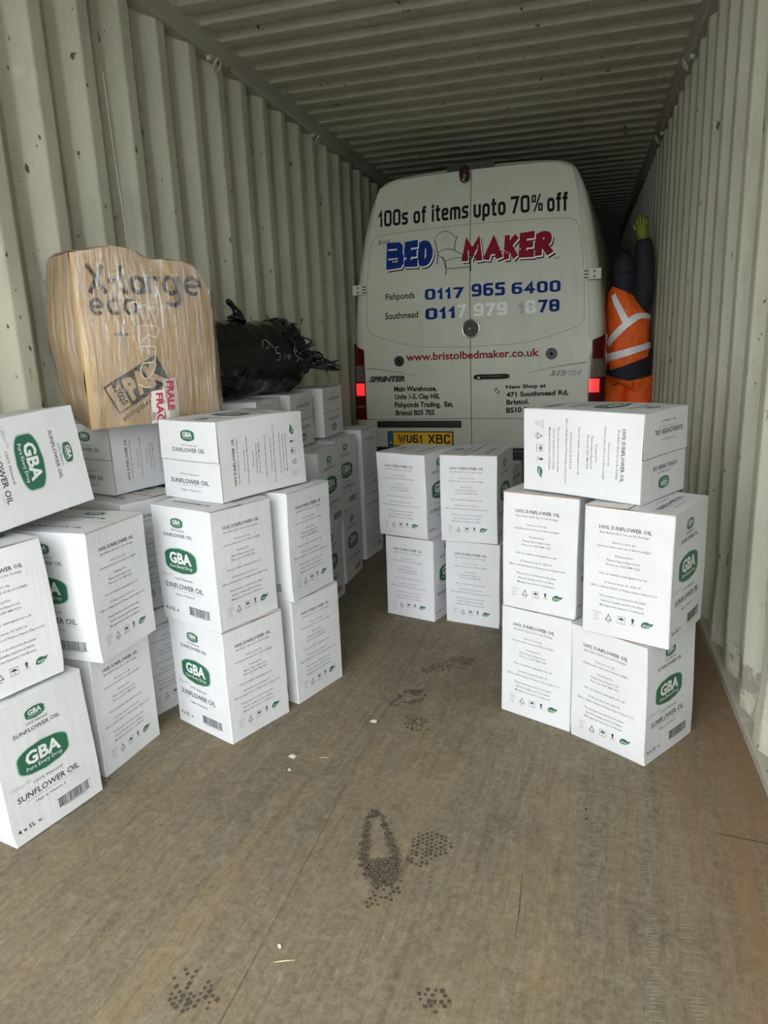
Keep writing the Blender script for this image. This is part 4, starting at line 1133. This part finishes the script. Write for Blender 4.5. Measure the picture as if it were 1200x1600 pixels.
M_crease_shade = mat('painted_crease_shade', (0.20, 0.20, 0.18), 0.6)  # grey that stands in for shade along the door creases
van()

# ------------------------------------------------------------------ person squeezed beside the van
M_orange = mat('orange_hi_vis_cloth', (0.80, 0.11, 0.010), 0.65)
base(M_orange, mixc(M_orange, noise_fac(M_orange, coords(M_orange), 14.0, 0.35, 0.7), (1.0, 0.165, 0.015), (0.80, 0.10, 0.01)))
bump(M_orange, noise_fac(M_orange, coords(M_orange, (1, 1, .5)), 16.0, 0.3, 0.7), 0.6, 0.02)
M_refl = mat('silver_reflective_tape', (0.86, 0.88, 0.88), 0.35)
M_navy = mat('dark_navy_cloth', (0.018, 0.020, 0.028), 0.8)
M_lime = mat('lime_glove', (0.16, 0.24, 0.02), 0.7)
M_skin = mat('skin', (0.30, 0.17, 0.11), 0.5)
M_hair = mat('dark_hair', (0.01, 0.008, 0.007), 0.6)
M_boot = mat('black_boot', (0.015, 0.013, 0.012), 0.5)

def skinned(name, parent, verts, edges, radii, m, sub=2, root_i=0):
    me = bpy.data.meshes.new(name); me.from_pydata([Vector(v) for v in verts], edges, []); me.materials.append(m)
    o = bpy.data.objects.new(name, me); scn.collection.objects.link(o)
    sk = o.modifiers.new('skin', 'SKIN'); sk.use_smooth_shade = True
    if not me.skin_vertices: me.attributes  # layer is made with the modifier below
    if not me.skin_vertices:
        bm = bmesh.new(); bm.from_mesh(me); bm.verts.layers.skin.verify(); bm.to_mesh(me); bm.free()
    for i, r in enumerate(radii):
        sv = me.skin_vertices[0].data[i]; sv.radius = r if isinstance(r, tuple) else (r, r); sv.use_root = (i == root_i)
    ss = o.modifiers.new('sub', 'SUBSURF'); ss.levels = ss.render_levels = sub
    dg = bpy.context.evaluated_depsgraph_get()
    me2 = bpy.data.meshes.new_from_object(o.evaluated_get(dg))
    bpy.data.objects.remove(o)
    o2 = bpy.data.objects.new(name, me2); me2.name = name
    me2.materials.clear(); me2.materials.append(m)
    for p in me2.polygons: p.use_smooth = True
    return link(o2, parent)

def person():
    root = empty('person', (0.350, 5.80, 0))
    tag(root, 'person in orange hi-vis vest and trousers standing between van and right wall, one arm raised', 'person')
    # one continuous body (skin): pelvis root, legs, spine, neck, head, arms
    V = [(0, .02, .95), (-.015, .0, 1.10), (-.03, -.01, 1.28), (-.035, -.01, 1.43), (-.04, .0, 1.51), (-.05, .03, 1.60), (-.055, .04, 1.69), (-.055, .045, 1.77),
         (-.10, .03, .90), (-.105, .03, .50), (-.11, .06, .10), (-.11, -.06, .055),
         (.08, .03, .90), (.085, .0, .50), (.085, .05, .10), (.085, -.07, .055),
         (.095, 0, 1.46), (.10, .05, 1.74), (.065, .02, 1.94), (.055, .0, 1.99),
         (-.090, .03, 1.44), (-.080, .17, 1.20), (-.08, .36, 1.12), (-.07, .42, 1.12)]
    E_ = [(0, 1), (1, 2), (2, 3), (3, 4), (4, 5), (5, 6), (6, 7), (0, 8), (8, 9), (9, 10), (10, 11), (0, 12), (12, 13), (13, 14), (14, 15), (3, 16), (16, 17), (17, 18), (18, 19), (3, 20), (20, 21), (21, 22), (22, 23)]
    Rr = [(.13, .10), (.125, .095), (.145, .10), (.13, .095), .055, .062, (.082, .095), (.065, .075),
          .085, .058, .042, .035, .085, .058, .042, .035, .058, .048, .036, .034, .058, .046, .034, .030]
    body = skinned('body', root, V, E_, Rr, M_skin)
    # hood / hair and face features
    hb = MB(); n = 20
    hb.grid([[(-.055 + (.090 + .0) * math.sin(PI * j / 14) * math.cos(2 * PI * k / n), .035 + .108 * math.sin(PI * j / 14) * math.sin(2 * PI * k / n) , 1.725 + .122 * math.cos(PI * j / 14)) for k in range(n + 1)] for j in range(0, 9)], M_navy)
    hb.build('hood', root)
    nk = MB(); nk.tube([(-.045, .01, 1.48), (-.05, .03, 1.58), (-.055, .038, 1.66), (-.055, .04, 1.71)], [.095, .078, .088, .092], M_navy, 16); nk.build('hood_collar', root)
    # navy jersey: sleeves and shoulders
    jv = [(-.03, -.01, 1.20), (-.035, -.01, 1.43), (-.04, .0, 1.52), (.085, 0, 1.46), (.095, .05, 1.74), (.068, .022, 1.955), (-.090, .03, 1.44), (-.080, .17, 1.20), (-.08, .34, 1.12)]
    skinned('jersey', root, jv, [(0, 1), (1, 2), (1, 3), (3, 4), (4, 5), (1, 6), (6, 7), (7, 8)], [(.14, .11), (.135, .11), .085, .090, .074, .060, .070, .055, .046], M_navy, root_i=1)
    # trousers
    tv = [(0, .02, 1.04), (-.10, .03, .88), (-.107, .03, .50), (-.11, .06, .12), (.08, .03, .88), (.087, .0, .50), (.087, .05, .12)]
    skinned('trousers', root, tv, [(0, 1), (1, 2), (2, 3), (0, 4), (4, 5), (5, 6)], [(.165, .140), .118, .088, .080, .118, .088, .080], M_orange)
    # boots
    for x in (-.11, .087):
        b = MB(); b.tube([(x, .075, .045), (x, .03, .05), (x, -.06, .045), (x, -.13, .036)], [.045, .05, .046, .034], M_boot, 12)
        b.tube([(x, .06, .05), (x, .06, .16)], .052, M_boot, 12); b.build('boot', root)
    # waistcoat: a loft of rings, hem lower on the left; dark waistband shows below it
    def ring(z, rx, ry, cx, cy, tilt, fold=0.004):
        return [(cx + rx * math.cos(2 * PI * k / 36), cy + ry * math.sin(2 * PI * k / 36), z + tilt * rx * math.cos(2 * PI * k / 36)) for k in range(37)]
    lv = [(1.03, .155, .160, .0, .01, .35), (1.12, .153, .158, -.004, .008, .30), (1.22, .153, .152, -.01, .005, .15), (1.33, .158, .148, -.012, 0, .0), (1.42, .155, .140, -.02, 0, -.20), (1.50, .130, .120, -.035, 0, -.45), (1.56, .085, .090, -.055, 0, -.5)]
    rows = []
    for (z, rx, ry, cx, cy, ti) in lv:
        rows.append([tuple(Vector(p) + Vector((0, 0.008 * noise.noise(Vector((p[0] * 14, p[2] * 12, 1.0))), 0))) for p in ring(z, rx, ry, cx, cy, ti)])
    v = MB(); v.grid(rows, M_orange); vest = v.build('safety_vest', root)
    def on_vest(a, z, off=.004):
        """point on the vest surface at angle a (rad), loft height z"""
        zz = max(lv[0][0], min(lv[-1][0], z))
        for p, q in zip(lv, lv[1:]):
            if zz <= q[0]:
                t = (zz - p[0]) / (q[0] - p[0]); m_ = [p[i] + (q[i] - p[i]) * t for i in range(6)]; break
        return Vector((m_[3] + (m_[1] + off) * math.cos(a), m_[4] + (m_[2] + off) * math.sin(a), z + m_[5] * m_[1] * math.cos(a)))
    def band(pts, w, nm='reflective_band'):
        b = MB(); sm = smooth_line(pts, 8); top, bot = [], []
        for i, (a, z) in enumerate(sm):
            a0, z0 = sm[max(i - 1, 0)]; a1, z1 = sm[min(i + 1, len(sm) - 1)]
            dx, dz = (a1 - a0) * .16, z1 - z0; l = math.hypot(dx, dz) or 1; ox, oz = -dz / l * w / 2 / .16, dx / l * w / 2
            top.append(on_vest(a + ox, z + oz, .007)); bot.append(on_vest(a - ox, z - oz, .007))
        b.grid([bot, top], M_refl); b.build(nm, vest)
    band([(R(180 + 360 * k / 16), 1.12) for k in range(17)], .052)
    band([(R(203), 1.20), (R(240), 1.27), (R(272), 1.34), (R(300), 1.385), (R(345), 1.385), (R(380), 1.385)], .050)
    band([(R(225), 1.50), (R(246), 1.42), (R(262), 1.335)], .050)
    wb = MB(); wb.grid([ring(z, .166, .140, 0, .015, .30) for z in (.90, .95, 1.00, 1.07)], M_navy); wb.build('dark_shirt_hem', root)
    # gloved hand: palm and five fingers curled over
    hv = [(.060, .0, 1.975), (.058, -.01, 2.02)]; 
    g = MB()
    g.tube([(.068, .01, 1.93), (.064, .004, 1.965), (.058, -.004, 2.00), (.055, -.008, 2.03)], [.040, .038, .042, .036], M_lime, 12)
    for i, (dx, ln) in enumerate(((-.030, .055), (-.010, .066), (.011, .062), (.030, .050))):
        g.tube(smooth_line([(.055 + dx, -.008, 2.02), (.055 + dx * 1.1, -.014, 2.02 + ln * .6), (.055 + dx * 1.15, .004, 2.02 + ln), (.055 + dx * 1.15, .025, 2.02 + ln * .95)], 3), [.0115, .0115, .011, .011, .0105, .010, .010, .0095, .009, .0075], M_lime, 8)
    g.tube(smooth_line([(.030, .0, 1.985), (.008, .0, 2.005), (-.002, .01, 2.03)], 4), [.013, .0125, .012, .012, .0115, .011, .010, .009, .007], M_lime, 8)
    g.build('glove', root)
    g2 = MB(); g2.tube([(-.165, .31, 1.12), (-.14, .36, 1.12), (-.125, .39, 1.115)], [.036, .042, .034], M_lime, 10)
    for dx in (-.03, -.01, .01, .03): g2.tube([(-.125 + dx, .39, 1.115), (-.125 + dx, .43, 1.105), (-.125 + dx, .45, 1.08)], [.011, .0105, .009], M_lime, 8)
    g2.tube([(-.15, .37, 1.13), (-.165, .40, 1.15)], [.012, .009], M_lime, 8)
    g2.build('glove', root)
person()

# ------------------------------------------------------------------ lashing rings, thread, litter
M_ring = mat('painted_steel_ring', (0.38, 0.37, 0.32), 0.45)
def lashing(x, y, z, sg, label):
    root = empty('lashing_ring', (x, y, z)); tag(root, label, 'ring', 'lashing rings under the roof rails')
    m = MB(); m.box((-.012, -.03, -.012), (.012, .03, .012), M_rail); bevel(m.build('bracket', root), .003)
    r = MB(); r.tube([(sg * .030 + .024 * math.cos(2 * PI * k / 16) * sg * .6, .026 * math.sin(2 * PI * k / 16), -.030 + .026 * math.cos(2 * PI * k / 16)) for k in range(17)], .0055, M_ring, 8, False); r.build('ring', root)
lashing(XL + .012, 3.52, HC - .098, 1, 'steel lashing ring under the left roof rail, middle of the three in view')
lashing(XL + .012, 2.62, HC - .098, 1, 'steel lashing ring at the very top edge of the picture, left wall')
lashing(XL + .012, 4.93, HC - .098, 1, 'steel lashing ring under the left roof rail, farthest one near the van')
lashing(XR - .012, 4.42, HC - .098, -1, 'steel lashing ring under the right roof rail, nearer one')
lashing(XR - .012, 5.90, HC - .098, -1, 'steel lashing ring under the right roof rail, farther one')
M_thread = mat('white_thread', (0.8, 0.8, 0.75), 0.6)
b = MB(); b.tube(smooth_line([(-1.800, 2.62, 2.30), (-1.797, 2.625, 2.05), (-1.795, 2.635, 1.80), (-1.796, 2.64, 1.62)], 6), .0009, M_thread, 5)
tag(b.build('loose_thread'), 'thin white thread hanging down the left wall ribs above the brown box', 'thread')
M_scrap = mat('pale_scrap', (0.42, 0.39, 0.31), 0.8)
def scrap(x, y, r, seed, label, m=M_scrap, grp='scraps on the floor'):
    q = random.Random(seed); n = 9; b = MB()
    top = [(x + r * q.uniform(.5, 1.1) * math.cos(2 * PI * k / n), y + r * q.uniform(.4, .9) * math.sin(2 * PI * k / n)) for k in range(n)]
    z = [q.uniform(.002, .007) for _ in range(n)]
    b.add([(p[0], p[1], zz) for p, zz in zip(top, z)] + [(x, y, .009)] + [(p[0], p[1], .0008) for p in top],
          [(k, (k + 1) % n, n) for k in range(n)] + [(k + n + 1, (k + 1) % n + n + 1, (k + 1) % n, k) for k in range(n)] + [tuple(range(2 * n, n, -1))], m, False)
    tag(b.build('paper_scrap'), label, 'litter', grp)
scrap(-0.837, 1.786, .016, 1, 'crumpled pale paper scrap on the floor right of the three high left stack')
scrap(-0.821, 1.717, .006, 2, 'tiny pale crumb just in front of the crumpled paper scrap')
scrap(-0.645, 2.038, .014, 3, 'translucent pale film scrap on the floor between the boot prints and left stacks')
scrap(-0.589, 1.117, .006, 4, 'small pale chip on the bare floor near the bottom edge, left of middle')
M_splint = mat('wood_splinter', (0.55, 0.45, 0.28), 0.8)
for i, (x, y, a, l, lab) in enumerate(((-0.565, 1.085, .35, .045, 'pale wood splinter lying on the floor near the bottom of the picture'), (-0.74, 1.80, .15, .03, 'short pale splinter beside the crumpled paper scrap'))):
    b = MB(); b.tube([(x - l / 2 * math.cos(a), y - l / 2 * math.sin(a), .002), (x, y, .003), (x + l / 2 * math.cos(a), y + l / 2 * math.sin(a), .002)], [.0006, .0014, .0006], M_splint, 5)
    tag(b.build('wood_splinter'), lab, 'litter', 'splinters on the floor')
